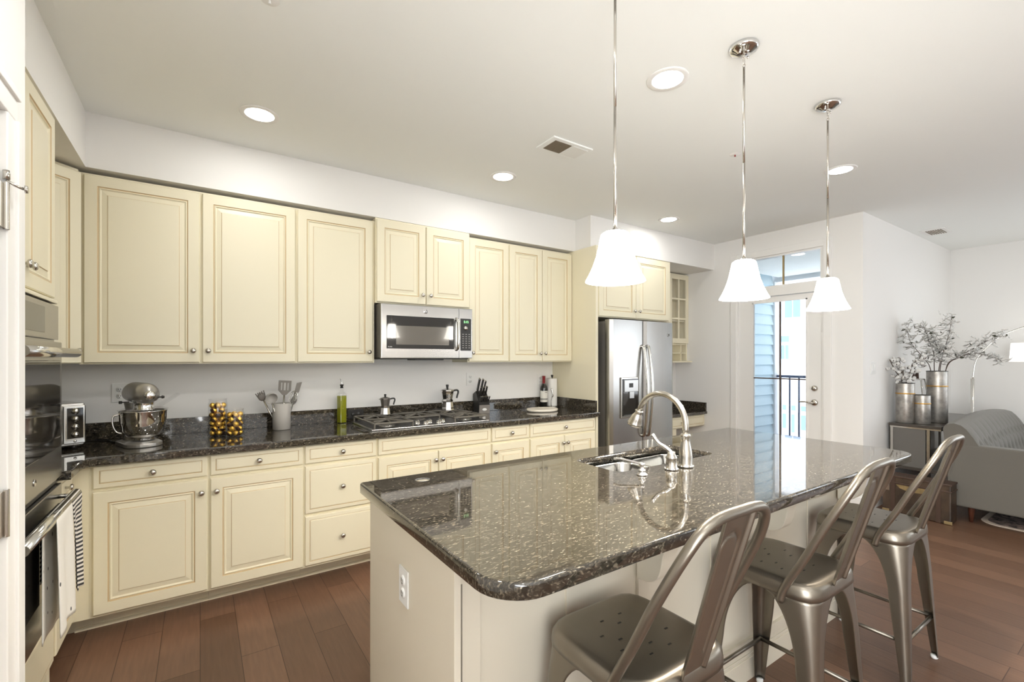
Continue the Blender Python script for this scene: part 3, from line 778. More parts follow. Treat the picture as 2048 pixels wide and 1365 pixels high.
outlet('light_switch', 'white double light switch on the living room wall corner', (5.22, 1.68, 1.31), 0, gangs=2, sw=True)

# ------------------------------------------------------------------ microwave
mw = thing('microwave', 'stainless over-range microwave with black glass door', 'microwave', (1.455, 3.28, 1.398)); 
mx0, mx1 = -.374, .376
MB().box(mx0, mx1, .03, .39, .008, .405).build('body', 'sideg', mw)
MB().box(mx0 + .02, mx1 - .02, .035, .38, -.004, .008).box(-.1, .14, .04, .2, -.012, -.004).build('bottom_grille', 'dark', mw)
dr = MB().box(mx0, .255, .0, .029, .004, .402, bev=.004).build('door', 'steel', mw)
MB().box(mx0 + .04, .21, -.003, .0, .075, .318, bev=.001).build('window', 'dglass', dr)
MB().box(mx0 + .11, .165, -.0045, -.0032, .105, .245).build('window_screen', 'mesh', dr)
MB().tube(smooth_path([(.232, -.002, .07), (.232, -.03, .095), (.232, -.038, .19), (.232, -.03, .29), (.232, -.002, .32)], 6), .011, 12).build('handle', 'steel_s', dr)
cp = MB().box(.257, mx1, .0, .029, .004, .402, bev=.004).build('control_panel', 'steel', mw)
MB().box(.268, mx1 - .012, -.003, 0, .065, .322, bev=.001).build('key_plate', 'dark', cp)
text_mesh('clock_digits', '5:15', .026, 'green', cp, (.318, -.0038, .295), (PI / 2, 0, 0))
MB().lathe([(0, .012), (.014, .012), (.017, .004), (.019, 0)], c=(.312, -.003, .245), mat4=Matrix.Rotation(PI / 2, 4, 'X'), n=24).build('dial', 'steel_s', cp)
kb = MB()
for r_ in range(7):
    for c_ in range(3): kb.box(.283 + c_ * .028, .297 + c_ * .028, -.0038, -.0031, .085 + r_ * .018, .091 + r_ * .018)
M['key'] = mat('grey_print', (.32, .31, .29), .5)
kb.build('buttons', 'key', cp)
def emblem(parent, x, y, z, r):
    e = MB().lathe([(0, .0015), (r * .92, .0015), (r, 0)], c=(x, y, z), mat4=Matrix.Rotation(PI / 2, 4, 'X'), n=28).build('emblem', 'chrome', parent)
    b_ = MB()
    pts = [(x + r * .72 * math.cos(a), y - .0022, z + r * .72 * math.sin(a)) for a in [i * 2 * PI / 24 for i in range(24)]]
    b_.tube(pts, r * .055, 6, closed=True)
    def sw(cx, cz, s_, a0, a1):
        b_.tube([(cx + s_ * math.cos(a0 + (a1 - a0) * k / 10), y - .0024, cz + s_ * math.sin(a0 + (a1 - a0) * k / 10)) for k in range(11)], r * .07, 6)
    sw(x - r * .18, z + r * .08, r * .26, .2, 5.4); sw(x + r * .22, z + r * .16, r * .18, .6, 4.9); sw(x + r * .22, z - r * .18, r * .2, 1.2, 5.6)
    b_.build('script_mark', 'sideg', e)
emblem(mw, -.03, 0, .360, .017)
text_mesh('maker_mark', 'Profile', .012, 'plate', dr, (mx0 + .065, -.0038, .088), (PI / 2, 0, 0))

# ------------------------------------------------------------------ refrigerator
rf = thing('refrigerator', 'stainless side-by-side refrigerator with water dispenser in its left door', 'refrigerator', (3.54, 3.0, 0)); L = rf.location
MB(L).box(3.085, 3.995, 3.03, 3.66, .015, 1.745).build('body', 'sideg', rf)
MB(L).box(3.10, 3.98, 2.985, 3.03, .012, .09).build('kick_grille', 'dark', rf)
ld = MB(L)
def fr_door(mb, x0, x1, z0, z1):
    # gently bowed front
    n = 14; pts = []
    for k in range(n + 1):
        t = k / n; x = x0 + (x1 - x0) * t
        e = min(t, 1 - t) * (x1 - x0); edge = .018 * max(0, 1 - e / .018) ** 2
        pts.append((x, 2.952 + edge + .006 * (2 * (x - 3.54) / .91) ** 2))
    mb.prism(pts + [(x1, 3.028), (x0, 3.028)], 'z', z0, z1)
fr_door(ld, 3.085, 3.534, .10, 1.76); dl = ld.build('freezer_door', 'steel', rf)
rd = MB(L); fr_door(rd, 3.540, 3.995, .10, 1.76); dr_ = rd.build('fresh_food_door', 'steel', rf)
for dd_, x in ((dl, 3.505), (dr_, 3.572)):
    MB(L).tube(smooth_path([(x, 2.955, .66), (x, 2.925, .69), (x, 2.898, .88), (x, 2.885, 1.09), (x, 2.898, 1.3), (x, 2.925, 1.49), (x, 2.955, 1.52)], 5), .016, 14).build('handle', 'steel_s', dd_)
dp = MB(L).box(3.205, 3.455, 2.942, 2.954, .845, 1.225, bev=.006).build('dispenser', 'plate', dl)
dp.data.materials.clear(); dp.data.materials.append(M['steel_s'])
MB(L).box(3.222, 3.438, 2.936, 2.943, .87, 1.21, bev=.004).build('recess', 'dglass', dp)
MB(L).box(3.235, 3.425, 2.93, 2.937, 1.09, 1.20, bev=.003).box(3.30, 3.36, 2.925, 2.935, 1.03, 1.09).build('keypad', 'steel', dp)
MB(L).box(3.30, 3.35, 2.927, 2.931, 1.13, 1.17).build('screen', 'dark', dp)
MB(L).box(3.23, 3.43, 2.90, 2.94, .866, .876).build('drip_tray', 'sideg', dp)
emblem(dr_, 3.90 - 3.54, 2.953 - 3.0, 1.635, .016)

# ------------------------------------------------------------------ cooktop
ck = thing('gas_cooktop', 'five-burner gas cooktop with black iron grates set in the counter', 'cooktop', (1.40, 3.30, .914))
cx0, cx1, cy0, cy1 = -.455, .455, -.245, .275
MB().box(cx0, cx1, cy0, cy1, .0005, .010, bev=.003).build('tray', 'steel', ck)
MB().box(cx0 + .02, cx1 - .02, cy0 + .02, cy1 - .02, .0103, .012).build('burner_deck', 'dark', ck)
for bx, by, br_ in ((-.31, .14, .038), (-.31, -.11, .045), (0, .10, .055), (.31, .14, .038), (.31, -.11, .045)):
    bo = MB().lathe([(0, .026), (br_ * .8, .026), (br_, .022), (br_, .018)], c=(bx, by, 0), n=24).build('burner', 'grate', ck)
    MB().lathe([(br_ * 1.3, .012), (br_ * 1.25, .018), (br_ * .9, .018)], c=(bx, by, 0), n=24).build('burner_ring', 'steel', bo)
def grate(x0, x1, y0, y1, burners):
    g = MB(); z = .046; r = .0065
    pts = [(x0, y0), (x1, y0), (x1, y1), (x0, y1)]
    for i in range(4):
        a, b_ = pts[i], pts[(i + 1) % 4]
        g.tube([(a[0], a[1], z), (b_[0], b_[1], z)], r, 6, smooth=False)
        g.tube([(a[0], a[1], .012), (a[0], a[1], z)], r, 6, smooth=False)
    ym = (y0 + y1) / 2
    if len(burners) > 1: g.tube([(x0, ym, z), (x1, ym, z)], r, 6, smooth=False)
    for bx, by in burners:
        g.tube([(bx + .085 * math.cos(a), by + .075 * math.sin(a), z - .006) for a in [k * 2 * PI / 20 for k in range(20)]], r * .8, 6, closed=True)
        for k in range(4):
            a = k * PI / 2 + PI / 4; ex = x0 if math.cos(a) < 0 else x1; ey = (y0 if by < ym else ym) if math.sin(a) < 0 else (ym if by < ym and len(burners) > 1 else y1)
            g.tube([(bx + .022 * math.cos(a), by + .022 * math.sin(a), z + .008), (bx + .07 * math.cos(a), by + .07 * math.sin(a), z + .006), (ex, ey, z)], r * .9, 6, smooth=False)
        for k in range(4):
            a = k * PI / 2; g.tube([(bx + .025 * math.cos(a), by + .025 * math.sin(a), z + .006), (bx + .085 * math.cos(a), by + .075 * math.sin(a), z)], r * .8, 6, smooth=False)
    g.build('grate', 'grate', ck)
grate(-.435, -.165, -.235, .255, [(-.31, -.11), (-.31, .14)])
grate(-.135, .135, -.03, .255, [(0, .10)])
grate(.165, .435, -.235, .255, [(.31, -.11), (.31, .14)])
for kx, ky in ((-.10, -.16), (-.05, -.20), (0, -.15), (.05, -.20), (.10, -.16)):
    MB().lathe([(0, .034), (.015, .033), (.018, .014), (.021, .012)], c=(kx, ky, 0), n=18).box(kx - .003, kx + .003, ky - .018, ky + .018, .033, .040).build('control_knob', 'chrome', ck)

# moka pots
def moka(label, loc, s_, topm, rz, lidup=False):
    t = thing('moka_pot', label, 'coffee maker', loc, rz); 
    def oct_(prof, nm, mm, par=t):
        return MB().lathe([(r_ * s_, z * s_) for r_, z in prof], n=8, smooth=False).build(nm, mm, par)
    oct_([(0, 0), (.047, 0), (.045, .01), (.039, .058), (.041, .064), (.041, .072)], 'boiler', 'chrome')
    up = oct_([(.036, .072), (.036, .078), (.047, .138), (.047, .142), (0, .142)], 'upper_chamber', topm)
    MB().prism([(-.040 * s_, .128 * s_), (-.062 * s_, .142 * s_), (-.040 * s_, .142 * s_)], 'y', -.010 * s_, .010 * s_).build('pouring_lip', topm, up)
    ld_ = oct_([(.048, .1425), (.046, .146), (.012, .156), (0, .157)], 'lid', topm)
    MB().lathe([(0, .156 * s_), (.007 * s_, .156 * s_), (.011 * s_, .178 * s_), (.008 * s_, .182 * s_), (0, .182 * s_)], n=12).build('lid_knob', 'dark', ld_)
    MB().tube([Vector(p) * s_ for p in smooth_path([(.045, 0, .134), (.070, 0, .138), (.092, 0, .136), (.096, 0, .12), (.088, 0, .098), (.083, 0, .080)], 4)], .0068 * s_, 8).build('handle', 'dark', t)
M['moka'] = mat('dark_anodised_aluminium', (.26, .24, .22), .28, .8)
moka('small two-tone moka pot on the left rear burner of the cooktop', (1.185, 3.50, .970), .85, 'moka', .15)
moka('tall polished moka pot on the right rear burner of the cooktop', (1.715, 3.50, .970), 1.16, 'chrome', .15)

# ------------------------------------------------------------------ knife block
kn = thing('knife_block', 'black wooden knife block right of the cooktop', 'knife block', (2.085, 3.56, .9145), .0); L = kn.location
kn.rotation_euler = (0, 0, math.radians(-8))
# profile in the YZ plane leans back
MB().prism([(-.055, 0), (.075, 0), (.095, .165), (.02, .195), (-.062, .08)], 'x', -.05, .05, bev=.003).build('block', 'dark', kn)
MB().prism([(-.058, .0), (-.054, .0), (-.062, .075), (-.066, .075)], 'x', -.05, .05).build('front_face', 'silic', kn)
MB().lathe([(0, .003), (.02, .002), (.022, 0)], c=(0, -.062, .035), mat4=Matrix.Rotation(PI / 2 , 4, 'X') , n=24, sy=.55).build('badge', 'plate', kn)
def knife(label, x, y, z, ln, tilt, wd=.012, grp='kitchen knives standing in the black block'):
    t = thing('kitchen_knife', label, 'knife', (0, 0, 0), 0, grp)
    base = kn.location + Matrix.Rotation(math.radians(-8), 3, 'Z') @ Vector((x, y, z))
    t.location = base; t.rotation_euler = (tilt, 0, math.radians(-8))
    MB().box(-wd * .45, wd * .45, -wd, wd, .008, ln, bev=.002).build('handle', 'dark', t)
    MB().box(-wd * .5, wd * .5, -wd * 1.05, wd * 1.05, .0, .008).box(-wd * .5, wd * .5, -wd * 1.05, wd * 1.05, ln, ln + .005).build('bolster', 'chrome', t)
TL = math.radians(28)
knife('longest knife in the black block, at its rear left', -.032, .030, .192, .125, TL, .013)
knife('second tall knife in the black block, at its rear middle', .002, .030, .192, .118, TL, .012)
knife('kitchen shears handle side by side with tall knives at the rear right', .030, .030, .192, .10, TL, .010)
knife('short knife in the middle tier of the black block, left', -.028, -.012, .155, .085, TL, .010)
knife('short knife in the middle tier of the black block, centre', -.002, -.012, .155, .085, TL, .010)
knife('short knife in the middle tier of the black block, right', .027, -.012, .155, .09, TL, .010)
for k in range(6):
    knife('steak knife in the lowest row of the black block', -.040 + k * .016, -.048, .10, .062, math.radians(38), .006, 'steak knives in the lowest row of the block')

# ------------------------------------------------------------------ wine, paper towels, tray
tr = MB((2.60, 3.36, .914)).lathe([(0, .0005), (.145, .0005), (.155, .006), (.156, .020), (.150, .024), (.140, .022), (0, .021)], c=(2.60, 3.36, .914), n=48, sx=1.0, sy=.8).build('serving_tray', 'board')
tr.location = (2.62, 3.37, .9145); tag(tr, 'oval cream stone tray on the counter in front of the wine bottle', 'tray')
wb = thing('wine_bottle', 'dark red wine bottle with a white label near the right counter end', 'wine bottle', (2.83, 3.615, .9145))
MB().lathe([(0, 0), (.034, 0), (.037, .004), (.037, .185), (.033, .205), (.018, .228), (.0145, .24), (.0145, .30), (0, .30)], n=32).build('glass_body', 'wine', wb)
MB().lathe([(.0152, .235), (.0155, .30), (.0165, .302), (.0165, .312), (0, .312)], n=24).build('capsule', 'red', wb)
lb_ = MB().lathe([(.0376, .055), (.0376, .165)], n=32, smooth=True).build('front_label', 'label', wb)
MB().lathe([(.0380, .075), (.0380, .092)], n=32).build('label_picture', 'key', lb_)
text_mesh('label_text', 'WINE', .012, 'sideg', lb_, (-.004, -.0388, .15), (PI / 2, 0, 0))
pt = thing('paper_towel_holder', 'white paper towel roll on a steel stand beside the wine bottle', 'paper towels', (2.915, 3.59, .9145))
MB().lathe([(0, 0), (.060, 0), (.062, .004), (.058, .010), (.01, .012), (.006, .015), (.006, .30), (0, .30)], n=32).build('stand', 'steel_s', pt)
MB().lathe([(0, .300), (.007, .298), (.013, .315), (.010, .322), (0, .323)], n=16).build('knob', 'dark', pt)
MB().lathe([(.019, .013), (.049, .013), (.050, .018), (.050, .282), (.049, .286), (.019, .286)], n=40).build('roll', 'paper', pt)
MB().tube(smooth_path([(-.042, -.040, .01), (-.042, -.042, .08), (-.032, -.052, .13), (-.042, -.044, .18), (-.040, -.044, .195)], 5), [.004] * 8 + [.008] * 9 + [.005] * 4).build('tension_arm', 'chrome', pt)

# ------------------------------------------------------------------ oil bottle
ob = thing('oil_bottle', 'tall square glass bottle of olive oil with steel pourer', 'bottle', (.885, 3.60, .9145), .35)
MB().prism(rrect(-.028, .028, -.028, .028, [.008] * 4, 4), 'z', .0, .222, bev=.002).build('glass_body', 'glass', ob)
MB().prism(rrect(-.0255, .0255, -.0255, .0255, [.007] * 4, 4), 'z', .004, .205).build('oil', 'oil', ob)
MB().lathe([(.027, .222), (.020, .232), (.012, .240), (.012, .262)], n=24).build('neck', 'glass', ob)
MB().lathe([(0, .262), (.012, .262), (.009, .275), (.014, .285), (.014, .289), (0, .29)], n=20).build('stopper', 'dark', ob)
MB().tube(smooth_path([(0, 0, .288), (-.001, 0, .305), (-.006, 0, .322), (-.014, 0, .334)], 4), [.006] * 4 + [.0045] * 4 + [.0035] * 5).build('spout', 'chrome', ob)

# ------------------------------------------------------------------ utensil crock
uc = thing('utensil_crock', 'grey stoneware crock holding cooking utensils', 'crock', (.462, 3.50, .9145))
MB().lathe([(0, 0), (.052, 0), (.056, .003), (.056, .178), (.053, .180), (.050, .177), (.050, .006), (0, .006)], n=40).build('pot', 'crock', uc)
CR = Vector((.462, 3.50, .9145))
def utensil(name, label, tx, ty, lean, rz, head, hm='silic', ln=.22, roll=0, z=.009):
    t = thing(name, label, 'utensil', CR + Vector((tx, ty, z)), 0, 'cooking utensils in the grey crock')
    t.rotation_euler = (0, lean, rz)
    MB().tube([(0, 0, 0), (0, 0, ln)], [.006, .006], 8).build('handle', 'steel_s', t)
    head(t, ln, hm)
    return t
def spat(t, ln, hm):
    b_ = MB(); z0 = ln
    for a, b2 in ((-.040, -.024), (-.016, -.006), (.006, .016), (.024, .040)): b_.box(a, b2, -.002, .002, z0 + .03, z0 + .085)
    b_.prism([(-.012, z0), (.012, z0), (.040, z0 + .032), (-.040, z0 + .032)], 'y', -.002, .002).box(-.040, .040, -.002, .002, z0 + .085, z0 + .10)
    b_.build('slotted_head', hm, t)
def ladle(t, ln, hm):
    sub = [(.038 * math.sin(a), -.038 * math.cos(a)) for a in [k * PI / 16 for k in range(9)]]
    MB().lathe(sub, c=(0, -.02, ln + .03), mat4=Matrix.Rotation(PI * .62, 4, 'X'), n=24).build('bowl', hm, t, solid=.002)
def spoon(t, ln, hm): MB().ball((0, 0, ln + .028), .03, sc3=(.8, .22, 1.15)).build('spoon_head', hm, t)
def server(t, ln, hm):
    b_ = MB().ball((0, 0, ln + .025), .028, sc3=(.9, .3, 1.1))
    for k in range(5): b_.tube([(-.022 + k * .011, 0, ln + .03), (-.026 + k * .013, -.012, ln + .06)], .0035, 6)
    b_.build('pasta_head', hm, t)
def whisk(t, ln, hm):
    b_ = MB()
    for k in range(5):
        a = k * PI / 5
        b_.tube([(.026 * math.sin(s_ * PI / 10) * math.cos(a), .026 * math.sin(s_ * PI / 10) * math.sin(a), ln + .08 * (1 - math.cos(s_ * PI / 10)) / 2) for s_ in range(11)] + [], .0016, 6)
        b_.tube([(-.026 * math.sin(s_ * PI / 10) * math.cos(a), -.026 * math.sin(s_ * PI / 10) * math.sin(a), ln + .08 * (1 - math.cos(s_ * PI / 10)) / 2) for s_ in range(11)], .0016, 6)
    b_.build('wire_head', hm, t)
def flat(t, ln, hm): MB().prism([(-.008, ln), (.008, ln), (.02, ln + .03), (.018, ln + .10), (-.012, ln + .085)], 'y', -.002, .002).build('blade', hm, t)
utensil('spatula', 'grey slotted spatula standing tallest in the crock', .004, .008, .06, math.radians(-12), spat, 'silic', .225)
utensil('ladle', 'light grey ladle leaning left out of the crock', -.012, -.02, -.28, .2, ladle, 'crock', .185)
utensil('pasta_server', 'dark toothed pasta server leaning furthest left in the crock', -.022, .004, -.42, 0, server, 'silic', .215)
utensil('whisk', 'steel wire whisk leaning right in the crock', .015, -.010, .26, 0, whisk, 'steel_s', .18)
utensil('turner', 'narrow dark turner behind the whisk in the crock', .018, .022, .30, 0, flat, 'silic', .23)
utensil('serving_spoon', 'dark serving spoon low at the right edge of the crock', .022, .0, .36, .5, spoon, 'silic', .17)

# ------------------------------------------------------------------ chocolate jars
choc0 = None
def chocs(jx, jy, rj, hj, nlay, lab, grp):
    global choc0
    rc = .0175; z = .9145 + .0065 + rc * .85
    for k in range(nlay):
        na = 4 if k % 2 == 0 else 4
        for i in range(na):
            a = 2 * PI * i / na + k * .75 + .2
            loc = (jx + (rj - rc - .004) * math.cos(a), jy + (rj - rc - .004) * math.sin(a), z + random.uniform(-.001, .001))
            if choc0 is None:
                t = thing('wrapped_chocolate', lab, 'chocolate', loc, 0, grp)
                MB().ball((0, 0, 0), rc, sub=2).build('foil_ball', 'gold', t)
                MB().lathe([(0, -rc * 1.02), (rc * .66, -rc * .96), (rc * .92, -rc * .50)], n=16).build('paper_cup', 'brown', t)
                choc0 = t
            else:
                t = copy_tree(choc0); t.location = loc; t['label'] = lab; t['group'] = grp
            t.rotation_euler = (random.uniform(-1.2, 1.2), random.uniform(-1.2, 1.2), random.uniform(0, 6))
        z += rc * 1.62
def jar(label, x, y, r, h):
    t = thing('glass_jar', label, 'jar', (x, y, .9145))
    MB().lathe([(0, 0), (r - .003, 0), (r, .004), (r, h - .028), (r - .004, h - .016), (r - .004, h - .004), (r - .001, h), (r - .004, h), (r - .0075, h - .006), (r - .007, h - .018), (r - .0028, h - .028), (r - .0028, .006), (0, .006)], n=40).build('jar_glass', 'glass', t)
jar('taller clear glass jar full of gold-wrapped chocolates', .092, 3.435, .052, .232)
jar('shorter clear glass jar of gold chocolates, standing in front on the right', .180, 3.365, .052, .170)
chocs(.092, 3.435, .050, .23, 7, 'gold foil chocolate inside the taller glass jar', 'gold chocolates in the taller jar')
chocs(.180, 3.365, .050, .17, 5, 'gold foil chocolate inside the shorter glass jar', 'gold chocolates in the shorter jar')

# ------------------------------------------------------------------ stand mixer (bowl lifts under a head that points at the room)
mxr = thing('stand_mixer', 'silver tilt-head stand mixer with polished bowl and pouring shield', 'stand mixer', (-.285, 3.33, .9145), math.radians(-70))
# local +X is the head direction
M['mixer'] = mat('metallic_silver_paint', (.40, .385, .36), .33, .75, Coat_Weight=.3)
b_ = MB()
b_.prism(rrect(-.13, .15, -.085, .085, (.05, .08, .08, .05), 8), 'z', 0, .022, bev=.006, smooth=False)
b_.lathe([(.085, .02), (.075, .026), (.06, .034), (0, .036)], c=(.06, 0, 0), n=32)
b_.build('base', 'mixer', mxr)
def colm(u, v):
    a = 2 * PI * u; z = .02 + v * .215
    rx = .045 - .012 * math.sin(v * PI); ry = .05 - .015 * math.sin(v * PI)
    return Vector((-.085 + rx * math.cos(a) + .01 * v, ry * math.sin(a), z))
MB().grid(colm, 24, 10, closed_u=True).build('column', 'mixer', mxr)
def head(u, v):
    t = v; x = -.15 + .32 * t
    prof = math.sin(min(1, max(0, (t + .02) / .3)) * PI / 2) if t < .3 else (1 if t < .80 else math.sqrt(max(0, 1 - ((t - .80) / .2) ** 2) * .75 + .25) if t < 1 else .5)
    if t <= 0 or t >= 1: prof = 0.001 if t <= 0 else .46
    a = 2 * PI * u
    ry = .062 * prof; rz = .066 * prof
    z = .285 + rz * math.sin(a); 
    if math.sin(a) < 0: z = .285 + rz * .72 * math.sin(a)
    return Vector((x, ry * math.cos(a), z))
hd = MB(); hd.grid(head, 32, 24, closed_u=True); hd.lathe([(0, .002), (.03, .002), (.031, -.01)], c=(.168, 0, .288), mat4=Matrix.Rotation(PI / 2, 4, 'Y'), n=24)
hdo = hd.build('head', 'mixer', mxr)
MB().lathe([(0, .018), (.016, .016), (.024, .010), (.026, 0)], c=(.168, 0, .285), mat4=Matrix.Rotation(PI / 2, 4, 'Y'), n=28).build('attachment_hub', 'chrome', hdo)
MB().lathe([(0, .016), (.007, .014), (.009, .004), (.004, 0), (.004, -.018)], c=(.155, .056, .272), mat4=Matrix.Rotation(-PI / 2, 4, 'X'), n=14).build('hub_knob', 'dark', hdo)
MB().lathe([(0, .016), (.008, .014), (.008, .002), (.003, 0), (.003, -.03)], c=(.02, -.080, .245), mat4=Matrix.Rotation(PI / 2, 4, 'X'), n=14).build('speed_lever', 'dark', hdo)
MB().lathe([(0, .200), (.050, .200), (.050, .205), (.046, .21), (.046, .245), (.05, .25), (.050, .262), (0, .262)], c=(.075, 0, 0), n=32).build('planetary_collar', 'chrome', mxr)
bo = MB().lathe([(.052, .037), (.056, .040), (.050, .048), (.075, .062), (.094, .095), (.103, .14), (.106, .19), (.110, .196), (.110, .199), (.105, .198), (.101, .14), (.092, .097), (.073, .066), (0, .05)], c=(.07, 0, 0), n=48).build('bowl', 'chrome', mxr)
MB().tube(smooth_path([(.07 - .03, -.098, .18), (.07 - .035, -.122, .172), (.07 - .03, -.126, .13), (.07 - .025, -.112, .09), (.07 - .02, -.088, .078)], 5), .0045, 10).build('bowl_handle', 'chrome', bo)
ps = MB()
ps.lathe([(.109, .200), (.113, .204), (.09, .212), (.06, .214)], c=(.07, 0, 0), n=40)
ps.prism([(.055, .21), (.075, .21), (.17, .275), (.165, .282)], 'x', .03, .085)
ps.build('pouring_shield', 'glass', mxr)

# ------------------------------------------------------------------ toaster oven
to = thing('toaster_oven', 'stainless toaster oven with four knobs in the counter corner', 'toaster oven', (-.715, 3.275, .9145), math.radians(26)); 
# front faces local -Y
MB().box(-.22, .22, 0, .26, .018, .245, bev=.008).build('body', 'steel_s', to)
for fx_ in (-.18, .18):
    for fy_ in (.03, .22): MB().lathe([(0, 0), (.012, 0), (.014, .018), (0, .018)], c=(fx_, fy_, 0), n=14).build('foot', 'dark', to)
dr = MB().box(-.215, .125, -.018, -.001, .03, .235, bev=.006).build('door', 'steel_s', to)
MB().box(-.18, .09, -.020, -.0175, .062, .205, bev=.004).build('window', 'dglass', dr)
MB().tube([(-.17, -.045, .215), (.08, -.045, .215)], .007, 10).tube([(-.16, -.018, .215), (-.16, -.045, .215)], .005).tube([(.07, -.018, .215), (.07, -.045, .215)], .005).build('handle', 'chrome', dr)
cp = MB().box(.128, .218, -.018, -.001, .03, .235, bev=.006).build('control_panel', 'steel_s', to)
MB().box(.140, .206, -.020, -.0175, .060, .222, bev=.002).build('knob_strip', 'dglass', cp)
for k in range(4): MB().lathe([(0, .018), (.012, .018), (.015, .004), (.0175, 0)], c=(.173, -.020, .205 - k * .041), mat4=Matrix.Rotation(PI / 2, 4, 'X'), n=20).build('knob', 'chrome', cp)
MB().lathe([(0, .004), (.006, .003), (.007, 0)], c=(.173, -.019, .045), mat4=Matrix.Rotation(PI / 2, 4, 'X'), n=14).build('button', 'chrome', cp)
pc = MB().tube(smooth_path([(-.58, 3.62, .919), (-.50, 3.61, .919), (-.44, 3.56, .919), (-.42, 3.50, .919), (-.38, 3.48, .92)], 6), .004, 8).build('power_cord', 'dark')
tag(pc, 'thin black power cord lying behind the stand mixer', 'cord')

# ------------------------------------------------------------------ dish towels on the lower oven handle
def towel(name, label, y0, y1, mm, zf, zb, phase, flare):
    hx, hz = XF + .095, .875 - .045
    t = thing(name, label, 'towel', (hx, (y0 + y1) / 2, hz))
    def fn(u, v):
        # v runs over the bar: front hem -> bar -> back hem
        y = y0 + (y1 - y0) * u
        Lf, Lb = zf, zb; tot = Lf + .05 + Lb; s_ = v * tot
        wv = .006 * math.sin(u * 9 + phase)
        if s_ < Lf:
            k = (Lf - s_); x = .018 + wv * min(1, k * 6) + .02 * k; z = -k
            y = (y0 + y1) / 2 + (y - (y0 + y1) / 2) * (1 - flare * min(1, k * 2) * .3) + .01 * k * math.sin(u * 5)
            z += .03 * math.sin(u * 3 + phase) * k
        elif s_ < Lf + .05:
            a = (s_ - Lf) / .05 * PI; x = .017 * math.cos(a); z = .017 * math.sin(a)
        else:
            k = s_ - Lf - .05; x = -.018 - wv * min(1, k * 6) * .4; z = -k + .02 * math.sin(u * 4) * k
        return Vector((x, y - (y0 + y1) / 2, z))
    MB().grid(fn, 24, 60, uv=True).build('cloth', mm, t, solid=.003)
towel('dish_towel', 'white dish towel with small dark dots on the lower oven handle', 2.235, 2.47, 'tdot', .42, .43, 0, .2)
towel('dish_towel', 'black and white striped dish towel on the lower oven handle', 2.48, 2.645, 'tstripe', .37, .3, 1.5, .5)

